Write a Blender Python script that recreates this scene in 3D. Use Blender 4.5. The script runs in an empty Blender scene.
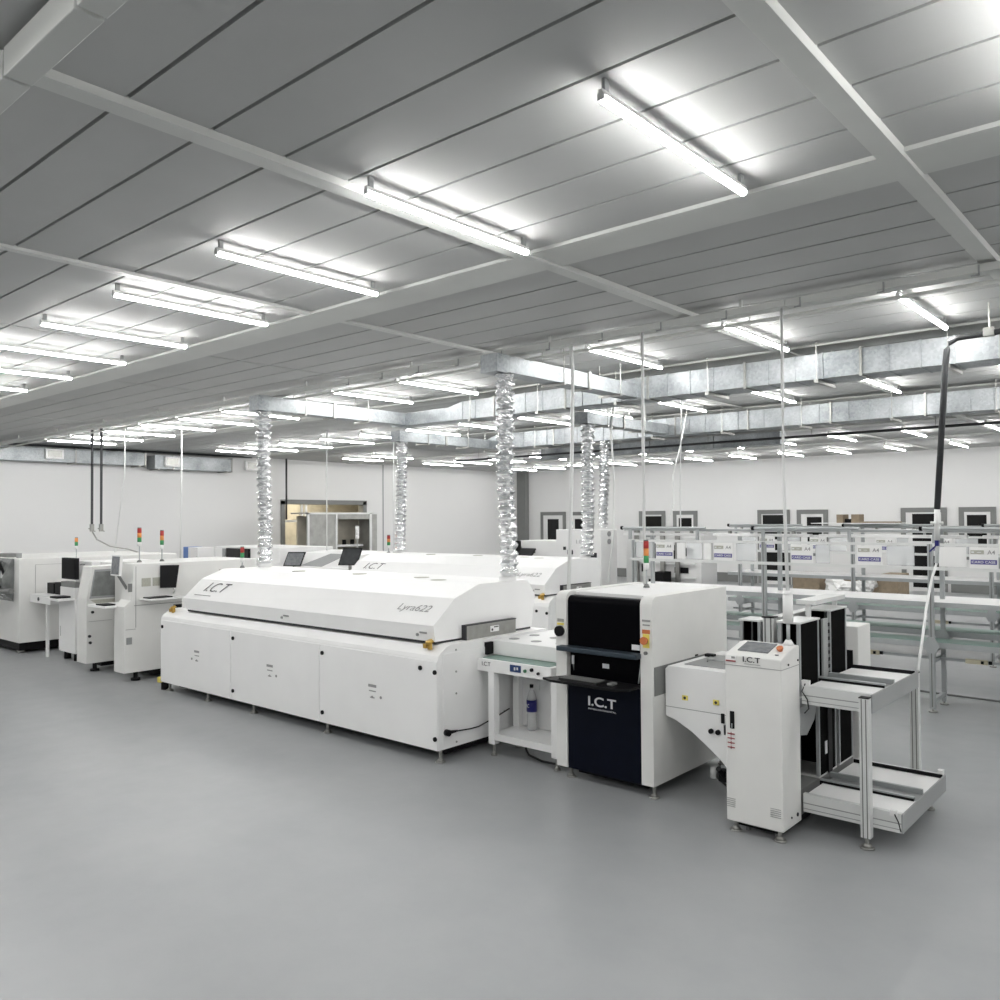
import bpy, bmesh, math, random
from mathutils import Vector, Matrix
random.seed(7)
PI = math.pi
sc = bpy.context.scene
C = sc.collection

# ------------------------------------------------------------------ materials
def new_mat(name):
    m = bpy.data.materials.new(name); m.use_nodes = True
    nt = m.node_tree; b = nt.nodes['Principled BSDF']
    return m, nt, b
def mat(name, col, rough=.5, metal=0., noise=0., nscale=20., bump=0., bscale=60., spec=.5, coat=0., trans=0., alpha=1., ior=1.45):
    m, nt, b = new_mat(name)
    b.inputs['Base Color'].default_value = (*col, 1)
    b.inputs['Roughness'].default_value = rough
    b.inputs['Metallic'].default_value = metal
    b.inputs['Specular IOR Level'].default_value = spec
    b.inputs['Coat Weight'].default_value = coat
    b.inputs['Transmission Weight'].default_value = trans
    b.inputs['Alpha'].default_value = alpha
    b.inputs['IOR'].default_value = ior
    tc = nt.nodes.new('ShaderNodeTexCoord')
    if noise:
        n = nt.nodes.new('ShaderNodeTexNoise'); n.inputs['Scale'].default_value = nscale; n.inputs['Detail'].default_value = 5
        r = nt.nodes.new('ShaderNodeValToRGB')
        r.color_ramp.elements[0].position = .3; r.color_ramp.elements[1].position = .7
        r.color_ramp.elements[0].color = (*[c * (1 - noise) for c in col], 1)
        r.color_ramp.elements[1].color = (*[min(1, c * (1 + noise * .6)) for c in col], 1)
        nt.links.new(tc.outputs['Object'], n.inputs['Vector']); nt.links.new(n.outputs['Fac'], r.inputs['Fac'])
        nt.links.new(r.outputs['Color'], b.inputs['Base Color'])
    if bump:
        n2 = nt.nodes.new('ShaderNodeTexNoise'); n2.inputs['Scale'].default_value = bscale; n2.inputs['Detail'].default_value = 3
        bp = nt.nodes.new('ShaderNodeBump'); bp.inputs['Strength'].default_value = bump; bp.inputs['Distance'].default_value = .01
        nt.links.new(tc.outputs['Object'], n2.inputs['Vector']); nt.links.new(n2.outputs['Fac'], bp.inputs['Height'])
        nt.links.new(bp.outputs['Normal'], b.inputs['Normal'])
    return m
M = {}
M['white'] = mat('white_powder_coat', (.87, .87, .865), .38, noise=.02, nscale=3)
M['white2'] = mat('off_white_powder_coat', (.78, .78, .775), .45, noise=.02, nscale=3)
M['warm'] = mat('warm_grey_white_paint', (.74, .74, .72), .45, noise=.03, nscale=4)
M['wall'] = mat('wall_paint', (.74, .74, .735), .8, noise=.015, nscale=.6)
M['ceil'] = mat('ceiling_panel_paint', (.46, .465, .46), .7, noise=.03, nscale=2.5, spec=.2)
M['trim'] = mat('ceiling_trim_paint', (.56, .57, .55), .5, noise=.03, nscale=3)
M['gap'] = mat('ceiling_gap_seal', (.02, .02, .02), .95, spec=.1)  # black colour stands in for shade inside the open ceiling joints
M['alu'] = mat('anodised_aluminium', (.42, .44, .445), .42, .5, noise=.05, nscale=8)
M['alu_w'] = mat('satin_aluminium_white', (.72, .73, .72), .42, .35, noise=.03, nscale=8)
M['steel'] = mat('brushed_steel', (.36, .36, .34), .38, .8, noise=.12, nscale=12)
M['grey'] = mat('grey_paint', (.33, .34, .34), .5, noise=.04, nscale=5)
M['greyd'] = mat('dark_grey_paint', (.19, .195, .19), .5, noise=.05, nscale=5)
M['duct_in'] = mat('dull_black_plastic', (.02, .02, .02), .6)  # plain black plastic of the keyboard body
M['black'] = mat('black_plastic', (.006, .006, .007), .5, spec=.2, noise=.1, nscale=30)
M['blackg'] = mat('black_gloss_glass', (.002, .002, .003), .3, spec=.05)
M['glass'] = mat('dark_window_glass', (.01, .01, .01), .15, spec=.35)
M['navy'] = mat('dark_navy_paint', (.002, .0035, .010), .5, spec=.12, noise=.2, nscale=10)
M['slate'] = mat('slate_blue_metal', (.035, .05, .065), .4, .3)
M['mesh'] = mat('black_magazine_mesh', (.003, .003, .003), .8, bump=.3, bscale=200, spec=.05)
M['belt'] = mat('green_conveyor_belt', (.22, .32, .28), .45, noise=.06, nscale=4)
M['screen'] = mat('dark_lcd_screen', (.03, .033, .035), .22, spec=.5, noise=.3, nscale=12)
M['screeng'] = mat('grey_lcd_screen', (.17, .18, .19), .25, noise=.25, nscale=25)
M['smoke'] = mat('smoked_window', (.20, .21, .205), .18, noise=.35, nscale=6)
M['acryl'] = mat('clear_acrylic_sheet', (.85, .87, .88), .12, trans=.0, alpha=.45)
M['acrylw'] = mat('white_acrylic_sheet', (.82, .82, .81), .3)
M['clear'] = mat('clear_plastic', (.92, .94, .94), .06, trans=.0, alpha=.35, noise=.03)
M['water'] = mat('milky_bottle_plastic', (.75, .76, .76), .12, alpha=.5)
M['blue'] = mat('blue_label', (.015, .015, .16), .4)
M['bluep'] = mat('blue_plastic', (.12, .22, .5), .5)
M['bluelcd'] = mat('blue_display', (.02, .05, .16), .3)
M['red'] = mat('red_lens', (.42, .03, .03), .3)
M['amber'] = mat('amber_lens', (.75, .28, .08), .3)
M['green'] = mat('green_lens', (.04, .26, .09), .3)
M['dred'] = mat('dark_red_print', (.30, .06, .07), .5)
M['orange'] = mat('orange_button', (.55, .17, .06), .4)
M['yellow'] = mat('yellow_label', (.80, .68, .15), .5)
M['brass'] = mat('yellow_brass', (.62, .40, .10), .3, .6)
M['beige'] = mat('beige_plastic', (.62, .57, .42), .5)
M['taupe'] = mat('taupe_print', (.42, .42, .36), .5, noise=.15, nscale=60)
M['purple'] = mat('purple_band', (.10, .09, .28), .5)
M['ink'] = mat('dark_ink', (.03, .03, .035), .5)
M['inkg'] = mat('grey_ink', (.3, .3, .3), .5)
M['wtext'] = mat('white_print', (.75, .76, .78), .5)
M['card'] = mat('cardboard', (.30, .24, .17), .8, noise=.18, nscale=9)
M['wrap'] = mat('crumpled_plastic_film', (.78, .78, .77), .3, bump=.6, bscale=14)
M['curtain'] = mat('tan_corridor_panel', (.46, .43, .36), .7, noise=.2, nscale=3)
M['booth'] = mat('brushed_booth_panel', (.40, .40, .38), .45, .3, noise=.2, nscale=4)
M['pinkfoot'] = mat('rubber_foot', (.45, .36, .32), .6)
M['pipe'] = mat('dark_pipe', (.05, .052, .055), .4, .3)
M['cable'] = mat('black_cable', (.012, .012, .012), .5)
M['hosew'] = mat('white_air_hose', (.68, .69, .68), .4)
M['green_d'] = mat('green_button', (.05, .18, .09), .4)

def galv():
    m, nt, b = new_mat('galvanised_steel')
    tc = nt.nodes.new('ShaderNodeTexCoord'); v = nt.nodes.new('ShaderNodeTexVoronoi'); v.inputs['Scale'].default_value = 40
    n = nt.nodes.new('ShaderNodeTexNoise'); n.inputs['Scale'].default_value = 2.2; n.inputs['Detail'].default_value = 4
    mx = nt.nodes.new('ShaderNodeMix'); mx.data_type = 'RGBA'; mx.inputs['Factor'].default_value = .16
    r = nt.nodes.new('ShaderNodeValToRGB'); r.color_ramp.elements[0].color = (.24, .26, .27, 1); r.color_ramp.elements[1].color = (.56, .585, .60, 1)
    r.color_ramp.elements[0].position = .3; r.color_ramp.elements[1].position = .75
    nt.links.new(tc.outputs['Object'], v.inputs['Vector']); nt.links.new(tc.outputs['Object'], n.inputs['Vector'])
    nt.links.new(n.outputs['Fac'], mx.inputs[6]); nt.links.new(v.outputs['Color'], mx.inputs[7])
    nt.links.new(mx.outputs[2], r.inputs['Fac']); nt.links.new(r.outputs['Color'], b.inputs['Base Color'])
    b.inputs['Metallic'].default_value = .5; b.inputs['Roughness'].default_value = .55
    return m
M['galv'] = galv()
M['foil'] = mat('crumpled_aluminium_foil', (.80, .81, .82), .24, 1.0, bump=.15, bscale=50)

def floor_mat():
    m, nt, b = new_mat('grey_epoxy_floor')
    tc = nt.nodes.new('ShaderNodeTexCoord')
    n = nt.nodes.new('ShaderNodeTexNoise'); n.inputs['Scale'].default_value = .8; n.inputs['Detail'].default_value = 8; n.inputs['Roughness'].default_value = .65
    r = nt.nodes.new('ShaderNodeValToRGB'); r.color_ramp.elements[0].color = (.28, .292, .30, 1); r.color_ramp.elements[1].color = (.335, .345, .35, 1)
    r.color_ramp.elements[0].position = .3; r.color_ramp.elements[1].position = .7
    n2 = nt.nodes.new('ShaderNodeTexNoise'); n2.inputs['Scale'].default_value = 5; n2.inputs['Detail'].default_value = 6
    mr = nt.nodes.new('ShaderNodeMapRange'); mr.inputs['To Min'].default_value = .29; mr.inputs['To Max'].default_value = .42
    n3 = nt.nodes.new('ShaderNodeTexNoise'); n3.inputs['Scale'].default_value = 90; n3.inputs['Detail'].default_value = 2
    bp = nt.nodes.new('ShaderNodeBump'); bp.inputs['Strength'].default_value = .02; bp.inputs['Distance'].default_value = .001
    for k in (n, n2, n3): nt.links.new(tc.outputs['Object'], k.inputs['Vector'])
    nt.links.new(n.outputs['Fac'], r.inputs['Fac']); nt.links.new(r.outputs['Color'], b.inputs['Base Color'])
    nt.links.new(n2.outputs['Fac'], mr.inputs['Value']); nt.links.new(mr.outputs['Result'], b.inputs['Roughness'])
    nt.links.new(n3.outputs['Fac'], bp.inputs['Height']); nt.links.new(bp.outputs['Normal'], b.inputs['Normal'])
    return m
M['floor'] = floor_mat()
def emis(name, col, s):
    m, nt, b = new_mat(name)
    b.inputs['Base Color'].default_value = (.9, .9, .9, 1)
    b.inputs['Emission Color'].default_value = (*col, 1); b.inputs['Emission Strength'].default_value = s
    return m
TUBE = 44.0
M['tube'] = emis('lit_fluorescent_tube', (1, .992, .975), TUBE)
M['corr'] = emis('lit_corridor_lamp', (1, .92, .74), 9)

# ------------------------------------------------------------------ mesh helpers
class B:
    def __init__(s): s.bm = bmesh.new()
    def _merge(s, b2):
        me = bpy.data.meshes.new('tmp'); b2.to_mesh(me); b2.free(); s.bm.from_mesh(me); bpy.data.meshes.remove(me)
    def box(s, x0, x1, y0, y1, z0, z1, bev=0, seg=2):
        b2 = bmesh.new() if bev else s.bm
        vs = [b2.verts.new((x, y, z)) for x in (x0, x1) for y in (y0, y1) for z in (z0, z1)]
        for f in ((0, 1, 3, 2), (4, 6, 7, 5), (0, 4, 5, 1), (2, 3, 7, 6), (0, 2, 6, 4), (1, 5, 7, 3)):
            b2.faces.new([vs[i] for i in f])
        if bev:
            bmesh.ops.bevel(b2, geom=b2.edges[:], offset=bev, segments=seg, affect='EDGES', profile=.5)
            s._merge(b2)
        return s
    def prism(s, pts, axis, a0, a1, bev=0):
        """polygon pts in the two remaining axes (in x,y,z order), extruded along axis"""
        b2 = bmesh.new()
        def mk(p, a):
            if axis == 'x': return (a, p[0], p[1])
            if axis == 'y': return (p[0], a, p[1])
            return (p[0], p[1], a)
        A = [b2.verts.new(mk(p, a0)) for p in pts]; Bv = [b2.verts.new(mk(p, a1)) for p in pts]
        b2.faces.new(A); b2.faces.new(Bv[::-1])
        n = len(pts)
        for i in range(n): b2.faces.new((A[i], A[(i + 1) % n], Bv[(i + 1) % n], Bv[i]))
        bmesh.ops.recalc_face_normals(b2, faces=b2.faces[:])
        if bev: bmesh.ops.bevel(b2, geom=b2.edges[:], offset=bev, segments=2, affect='EDGES', profile=.5)
        s._merge(b2); return s
    def hull(s, lower, upper):
        """frustum: two same-length rings of 3d points"""
        b2 = bmesh.new()
        A = [b2.verts.new(p) for p in lower]; Bv = [b2.verts.new(p) for p in upper]
        b2.faces.new(A); b2.faces.new(Bv[::-1]); n = len(A)
        for i in range(n): b2.faces.new((A[i], A[(i + 1) % n], Bv[(i + 1) % n], Bv[i]))
        bmesh.ops.recalc_face_normals(b2, faces=b2.faces[:]); s._merge(b2); return s
    def cyl(s, p, q, r, n=12, r2=None):
        p = Vector(p); q = Vector(q); d = (q - p).normalized(); r2 = r if r2 is None else r2
        u = d.orthogonal().normalized(); v = d.cross(u)
        A = [s.bm.verts.new(p + (u * math.cos(2 * PI * i / n) + v * math.sin(2 * PI * i / n)) * r) for i in range(n)]
        Bv = [s.bm.verts.new(q + (u * math.cos(2 * PI * i / n) + v * math.sin(2 * PI * i / n)) * r2) for i in range(n)]
        s.bm.faces.new(A[::-1]); s.bm.faces.new(Bv)
        for i in range(n):
            f = s.bm.faces.new((A[i], A[(i + 1) % n], Bv[(i + 1) % n], Bv[i])); f.smooth = n > 8
        return s
    def tube(s, pts, r, n=8):
        pts = [Vector(p) for p in pts]; rings = []
        for i, p in enumerate(pts):
            d = (pts[min(i + 1, len(pts) - 1)] - pts[max(i - 1, 0)]).normalized()
            ref = Vector((0, 0, 1)) if abs(d.z) < .9 else Vector((1, 0, 0))
            u = d.cross(ref).normalized(); v = u.cross(d)
            rr = r[i] if isinstance(r, (list, tuple)) else r
            rings.append([s.bm.verts.new(p + (u * math.cos(2 * PI * k / n) + v * math.sin(2 * PI * k / n)) * rr) for k in range(n)])
        for a, b in zip(rings, rings[1:]):
            for k in range(n):
                f = s.bm.faces.new((a[k], a[(k + 1) % n], b[(k + 1) % n], b[k])); f.smooth = True
        s.bm.faces.new(rings[0][::-1]); s.bm.faces.new(rings[-1])
        return s
    def lathe(s, prof, x, y, n=20):
        rings = [[s.bm.verts.new((x + math.cos(2 * PI * k / n) * r, y + math.sin(2 * PI * k / n) * r, z)) for k in range(n)] for r, z in prof]
        for a, b in zip(rings, rings[1:]):
            for k in range(n):
                f = s.bm.faces.new((a[k], a[(k + 1) % n], b[(k + 1) % n], b[k])); f.smooth = True
        s.bm.faces.new(rings[0][::-1]); s.bm.faces.new(rings[-1]); return s
    def quad(s, *p):
        s.bm.faces.new([s.bm.verts.new(q) for q in p]); return s
    def build(s, name, m, parent=None, label=None):
        bmesh.ops.recalc_face_normals(s.bm, faces=s.bm.faces[:])
        if parent is not None:
            off = wloc(parent)
            bmesh.ops.translate(s.bm, verts=s.bm.verts[:], vec=-off)
        me = bpy.data.meshes.new(name); s.bm.to_mesh(me); s.bm.free()
        o = bpy.data.objects.new(name, me); C.objects.link(o); me.materials.append(M[m])
        if parent is not None: o.parent = parent
        if label: o['label'] = label
        return o
def wloc(o):
    v = Vector((0, 0, 0))
    while o is not None: v = v + o.location; o = o.parent
    return v
def T(name, label, cat, loc=(0, 0, 0), group=None):
    o = bpy.data.objects.new(name, None); C.objects.link(o); o.location = loc; o.empty_display_size = .1
    o['label'] = label; o['category'] = cat
    if group: o['group'] = group
    return o
def tag(o, label, cat, group=None):
    o['label'] = label; o['category'] = cat
    if group: o['group'] = group
    return o
def struct(name, b, m):
    o = b.build(name, m); o['kind'] = 'structure'; return o
def dup(root, off, label, group=None):
    kids = {}
    for o in bpy.data.objects:
        if o.parent is not None: kids.setdefault(o.parent.name, []).append(o)
    def cp(o, par):
        c = o.copy(); C.objects.link(c)
        if par is not None: c.parent = par
        for k in kids.get(o.name, []): cp(k, c)
        return c
    r = cp(root, None); r.location = root.location + Vector(off); r['label'] = label
    if group: r['group'] = group
    return r
def text(s, name, m, origin, xdir, ydir, height, parent, shear=0, width=None, off=.0, spacing=1., label=None):
    cu = bpy.data.curves.new('txt', 'FONT'); cu.body = s; cu.size = 1; cu.shear = shear; cu.offset = off; cu.extrude = .012; cu.space_character = spacing
    to = bpy.data.objects.new('txt', cu); C.objects.link(to); bpy.context.view_layer.update()
    me = bpy.data.meshes.new_from_object(to.evaluated_get(bpy.context.evaluated_depsgraph_get()))
    bpy.data.objects.remove(to); bpy.data.curves.remove(cu)
    xs = [v.co.x for v in me.vertices]; ys = [v.co.y for v in me.vertices]
    x0, x1, y0, y1 = min(xs), max(xs), min(ys), max(ys)
    k = height / (y1 - y0); kx = k if width is None else width / (x1 - x0)
    X = Vector(xdir).normalized(); Y = Vector(ydir).normalized(); N = X.cross(Y); o = Vector(origin)
    off_ = wloc(parent)
    for v in me.vertices:
        c = v.co; v.co = o + X * (c.x - x0) * kx + Y * (c.y - y0) * k + N * (c.z + .012) * .08 - off_
    me.name = name; me.materials.append(M[m])
    ob = bpy.data.objects.new(name, me); C.objects.link(ob); ob.parent = parent
    if label: ob['label'] = label
    return ob

# ------------------------------------------------------------------ room shell
RX0, RX1, RY0, RY1, HC = -21.2, 6.5, -9.0, 25.1, 3.9
struct('floor', B().box(RX0 - .2, RX1 + .2, RY0 - .2, RY1 + .2, -.12, 0), 'floor')
# plank ceiling, open joints between planks
b = B()
y = RY0
k0 = 1.61
k = math.floor((RY0 - k0) / .392)
while True:
    ya = max(RY0, k0 + k * .392 + .01); yb = min(RY1, k0 + (k + 1) * .392 - .01)
    if ya >= RY1: break
    if yb > ya:
        cuts = [RX1, -8.36, -10.75, -13.14, -15.53, -17.92, RX0]
        for c0, c1 in zip(cuts, cuts[1:]): b.box(c1 + .014, c0 - .014, ya, yb, HC, HC + .05)
    k += 1
struct('ceiling', b, 'ceil')
struct('trim_1', B().box(RX0, RX1, RY0, RY1, HC + .04, HC + .12), 'gap')  # black sheet above the planks, shade of the open joints put in as colour
# joint covers running across the planks
n = 2
x = -1.18 + 2.39 * 2
xs_strip = []
while x > -7: xs_strip.append(x); x -= 2.39
for i, x in enumerate(xs_strip):
    if abs(x + 1.18) < .01: bb = B().box(x - .07, x + .04, RY0, RY1, HC - .05, HC + .01)
    elif abs(x + 3.57) < .01: bb = B().box(x - .02, x + .085, RY0, RY1, HC - .04, HC + .01)
    else: bb = B().box(x - .035, x + .035, RY0, RY1, HC - .022, HC + .01)
    struct('trim_%d' % n, bb, 'trim'); n += 1
for y0 in (.45, 4.34, 8.72, 12.95, 16.9, 20.7):
    struct('trim_%d' % n, B().box(RX0, RX1, y0, y0 + .36, HC - .024, HC + .005), 'trim'); n += 1
# walls
bw = B()
bw.box(RX0 - .2, RX0, RY0, 14.5, 0, HC + .1).box(RX0 - .2, RX0, 17.65, RY1, 0, HC + .1).box(RX0 - .2, RX0, 14.5, 17.65, 2.66, HC + .1)
struct('wall_left', bw, 'wall')
struct('wall_back', B().box(RX0, RX1, RY1, RY1 + .2, 0, HC + .1), 'wall')
struct('wall_right', B().box(RX1, RX1 + .2, RY0, RY1, 0, HC + .1), 'wall')
struct('wall_front', B().box(RX0, RX1, RY0 - .2, RY0, 0, HC + .1), 'wall')
bb = B(); segs = [(-21.15, -15.42), (-14.28, -11.1), (-9.98, -6.86), (-5.6, 3.6)]
for a, c in segs: bb.box(a, c, RY1 - .03, RY1, 0, .3)
struct('baseboard_back', bb, 'greyd')
struct('baseboard_left', B().box(RX0, RX0 + .03, RY0, 14.4, 0, .3), 'greyd')
struct('trim_%d' % n, B().box(-20.72, -20.3, RY1 - .25, RY1 - .03, 0, HC), 'greyd'); n += 1
struct('trim_%d' % n, B().box(RX0, RX0 + .015, 18.41, 18.45, 0, HC), 'grey'); n += 1
# corridor behind the left wall opening
struct('wall_corridor', B().box(-24.2, -24.0, 12.5, 25, 0, 3.6).box(-24.0, -21.4, 12.3, 12.5, 0, 3.6).box(-24.0, -21.4, 24.8, 25, 0, 3.6)
       .box(-24.2, -21.4, 12.5, 25, 3.4, 3.6).box(-24.2, -21.4, 12.5, 25, -.1, 0), 'curtain')
def framed_opening(kind, idx, x0, x1, z0, z1, glassrect, yw=RY1):
    """window or door in the back wall: grey surround, white inner frame, dark glass"""
    o = bpy.data.objects.new('%s_%d' % (kind, idx), None); C.objects.link(o); o.location = ((x0 + x1) / 2, yw, z0); o['kind'] = 'structure'
    f = .13
    s_ = B().box(x0, x0 + f, yw - .05, yw, z0, z1).box(x1 - f, x1, yw - .05, yw, z0, z1).box(x0 + f, x1 - f, yw - .05, yw, z1 - f, z1)
    if kind == 'window': s_.box(x0 + f, x1 - f, yw - .05, yw, z0, z0 + f)
    s_.build('frame', 'greyd', o)
    gx0, gx1, gz0, gz1 = glassrect
    w = B().box(x0 + f, gx0, yw - .035, yw, z0 + (f if kind == 'window' else 0), z1 - f).box(gx1, x1 - f, yw - .035, yw, z0 + (f if kind == 'window' else 0), z1 - f)
    w.box(gx0, gx1, yw - .035, yw, gz1, z1 - f).box(gx0, gx1, yw - .035, yw, z0 + (f if kind == 'window' else 0), gz0)
    w.build('inner_frame', 'wall', o)
    B().box(gx0, gx1, yw - .02, yw, gz0, gz1).build('pane', 'glass', o)
    if kind == 'door':
        for zz in (.62, 1.32): B().box(gx0, gx1, yw - .045, yw - .02, zz, zz + .06).build('rail', 'wall', o)
        B().box(gx0 - .07, gx0 - .03, yw - .09, yw - .035, .95, 1.2).build('door_handle', 'steel', o)
framed_opening('door', 1, -6.84, -5.68, 0, 2.31, (-6.55, -5.85, .1, 2.14))
framed_opening('window', 1, -5.38, -4.5, .9, 2.31, (-5.19, -4.72, 1.05, 2.1))
framed_opening('door', 2, -11.05, -10.03, 0, 2.30, (-10.89, -10.15, .1, 2.14))
framed_opening('window', 2, -9.8, -8.87, .9, 2.29, (-9.5, -9.05, 1.05, 2.07))
framed_opening('door', 3, -15.36, -14.34, 0, 2.31, (-15.14, -14.47, .1, 2.13))
framed_opening('window', 3, -14.03, -13.14, .9, 2.30, (-13.83, -13.34, 1.05, 2.06))
framed_opening('window', 4, -19.72, -18.54, .9, 2.32, (-19.40, -18.86, 1.05, 2.05))
framed_opening('window', 5, -18.36, -17.3, .9, 2.31, (-18.13, -17.55, 1.05, 2.05))
# glazed opening in the left wall
o = bpy.data.objects.new('door_4', None); C.objects.link(o); o.location = (RX0, 16, 0); o['kind'] = 'structure'
B().box(RX0 - .2, RX0 + .04, 14.42, 14.56, 0, 2.66).box(RX0 - .2, RX0 + .04, 17.55, 17.7, 0, 2.66).box(RX0 - .2, RX0 + .04, 14.42, 17.7, 2.56, 2.7).build('frame', 'greyd', o)
B().box(RX0 - .12, RX0 - .06, 15.2, 15.27, 0, 2.56).box(RX0 - .12, RX0 - .06, 15.36, 15.43, 0, 2.56).box(RX0 - .12, RX0 - .06, 14.56, 17.55, 2.02, 2.08)\
    .box(RX0 - .12, RX0 - .06, 14.56, 14.62, 0, 2.56).build('mullion', 'alu_w', o)
lp = B().box(-23.4, -22.6, 13.5, 17.4, 3.33, 3.36).build('corridor_light', 'corr'); tag(lp, 'warm lit lamp panel seen through the glazed opening in the left wall', 'lamp')

# ------------------------------------------------------------------ tube lights
ROWS = [(-5.2, 1.35), (-1.2, 1.36), (2.85, 1.35), (7.02, 1.5), (11.03, 1.5), (15.0, 1.5), (18.2, 1.75), (22.15, 1.75)]
COLS = [5.4, 3.95, 2.5, 1.0, -.45, -1.91, -3.41, -4.91, -6.4, -7.82, -9.15, -10.58, -12.0, -13.4, -14.75, -16.3, -17.7, -19.0]
def make_light(L):
    t = T('tube_light', '', 'ceiling light', (0, 0, 3.9))
    B().box(-.010, .010, 0, L, 3.83, 3.845).build('housing', 'white2', t)
    def arc(a0, a1, n, rr):
        b = B(); P0 = []; P1 = []
        for i in range(n + 1):
            a = math.radians(a0 + (a1 - a0) * i / n); q = (rr * math.sin(a), 3.812 - rr * math.cos(a))
            P0.append(b.bm.verts.new((q[0], .015, q[1]))); P1.append(b.bm.verts.new((q[0], L - .015, q[1])))
        for i in range(n): b.bm.faces.new((P0[i], P0[i + 1], P1[i + 1], P1[i]))
        return b, P0, P1
    b, p0, p1 = arc(-112, 112, 14, .019); b.bm.faces.new((p0[0], p0[-1], p1[-1], p1[0])); b.build('tube', 'tube', t)
    b, p0, p1 = arc(112, 248, 8, .0195); b.bm.faces.new((p0[0], p0[-1], p1[-1], p1[0])); b.bm.faces.new(p0); b.bm.faces.new(p1); b.build('tube_back', 'white2', t)
    for yy in (0, L - .015): B().box(-.016, .016, yy, yy + .015, 3.80, 3.83).build('end_cap', 'white2', t)
    for yy in (.02, L - .06): B().box(-.008, .008, yy, yy + .03, 3.846, 3.9).build('bracket', 'grey', t)
    return t
# camera model for labels only
YAW, PITCH, ROLL, FPX = .715334, .0217661, -.0068535, 831.56
cy_, sy_, cp_, sp_ = math.cos(YAW), math.sin(YAW), math.cos(PITCH), math.sin(PITCH)
FV = Vector((-sy_ * cp_, cy_ * cp_, sp_)); R0 = Vector((cy_, sy_, 0)); U0 = R0.cross(FV)
RV = R0 * math.cos(ROLL) + U0 * math.sin(ROLL); UV = U0 * math.cos(ROLL) - R0 * math.sin(ROLL)
CAM = Vector((0, 0, 2.1))
def px(p):
    v = Vector(p) - CAM; z = v.dot(FV)
    return (500 + FPX * v.dot(RV) / z, 500 - FPX * v.dot(UV) / z, z)
ordn = ['first', 'second', 'third', 'fourth', 'fifth', 'sixth', 'seventh', 'eighth', 'ninth', 'tenth', 'eleventh', 'twelfth', 'thirteenth', 'fourteenth', 'fifteenth', 'sixteenth', 'seventeenth']
rown = ['', '', 'nearest', 'second', 'third', 'fourth', 'fifth', 'farthest']
protos = {}
for ri, (y0, L) in enumerate(ROWS):
    c = 0; y0 *= .984
    for ci, x in enumerate(COLS):
        x *= .984
        if y0 < -2 and x < -14: continue
        if y0 > 14 and x < -19.8: continue
        if 14 < y0 < 16 and x > -17: continue
        p = px((x, y0 + L / 2, 3.81)); p2 = px((x, y0 + .2, 3.81)); vis = ri > 1 and (0 < p[0] < 1000 or 0 < p2[0] < 1000) and p[1] > 0
        if vis:
            c += 1
            lab = 'white tube light on the ceiling, %s from the right in the %s row' % (ordn[c - 1], rown[ri]); g = 'ceiling tube lights, %s row' % rown[ri]
        else:
            lab = 'white tube light on the ceiling outside the right or near edge of the view'; g = 'ceiling tube lights out of view'
        if L not in protos:
            t = make_light(L); protos[L] = t; t.location = (x, y0, 3.9)
        else:
            t = dup(protos[L], (0, 0, 0), lab, g); t.location = (x, y0, 3.9)
        t['label'] = lab; t['group'] = g

# ------------------------------------------------------------------ ducts, hoses, pipes
def rod(bm_, x, y, z0, z1=HC, r=.006): bm_.cyl((x, y, z0), (x, y, z1), r, 6)
def main_duct(label, y0, y1, z0, z1, x0, x1, step, taper=None):
    t = T('air_duct', label, 'air duct', ((x0 + x1) / 2, (y0 + y1) / 2, z0))
    x = x1; i = 0
    while x > x0 + .05:
        xa = max(x0, x - step)
        bx = B().box(xa + .012, x - .012, y0, y1, z0, z1)
        # pressed seams on the panel faces
        q = xa + .26
        while q < x - .12:
            bx.box(q - .006, q + .006, y0 - .010, y1 + .010, z0 - .008, z1 + .006); q += .29
        bx.build('duct_section', 'galv', t)
        B().box(x - .012, x + .012, y0 - .018, y1 + .018, z0 - .018, z1 + .015).build('flange', 'steel', t)
        h = B().box(x - .45, x - .41, y0 - .06, y1 + .06, z0 - .045, z0 - .012)
        rod(h, x - .43, y0 - .035, z0 - .03); rod(h, x - .43, y1 + .035, z0 - .03)
        h.build('hanger', 'steel', t)
        x = xa; i += 1
    return t
d1 = main_duct('large galvanised ceiling duct crossing the hall, the nearer of two', 8.62, 9.02, 3.515, 3.775, -8.2, 3.4, 1.22)
B().hull([(-8.2, 8.62, 3.515), (-8.2, 9.02, 3.515), (-8.2, 9.02, 3.775), (-8.2, 8.62, 3.775)], [(-8.5, 8.66, 3.53), (-8.5, 8.98, 3.53), (-8.5, 8.98, 3.72), (-8.5, 8.66, 3.72)]).box(-9.75, -8.5, 8.66, 8.98, 3.53, 3.72).build('narrow_section', 'galv', d1)
d2 = main_duct('large galvanised ceiling duct crossing the hall, the farther of two', 12.62, 12.92, 3.50, 3.79, -11.0, 3.4, 1.3)
B().hull([(-11.0, 12.62, 3.50), (-11.0, 12.92, 3.50), (-11.0, 12.92, 3.79), (-11.0, 12.62, 3.79)], [(-11.3, 12.66, 3.52), (-11.3, 12.9, 3.52), (-11.3, 12.9, 3.72), (-11.3, 12.66, 3.72)]).build('end_taper', 'galv', d2)
t = T('air_duct', 'pale galvanised duct run near the back wall, behind the two large ducts', 'air duct', (-9, 16.95, 3.6))
for xa, xb in ((-13.2, -11.6), (-11.58, -10), (-9.98, -8.4), (-8.38, -6.9)): B().box(xa, xb, 16.8, 17.1, 3.6, 3.86).build('duct_section', 'galv', t)
for x in (-12.6, -9.6, -7.4): B().cyl((x, 16.95, 3.84), (x, 16.95, 3.9), .01, 6).build('hanger', 'steel', t)
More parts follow.
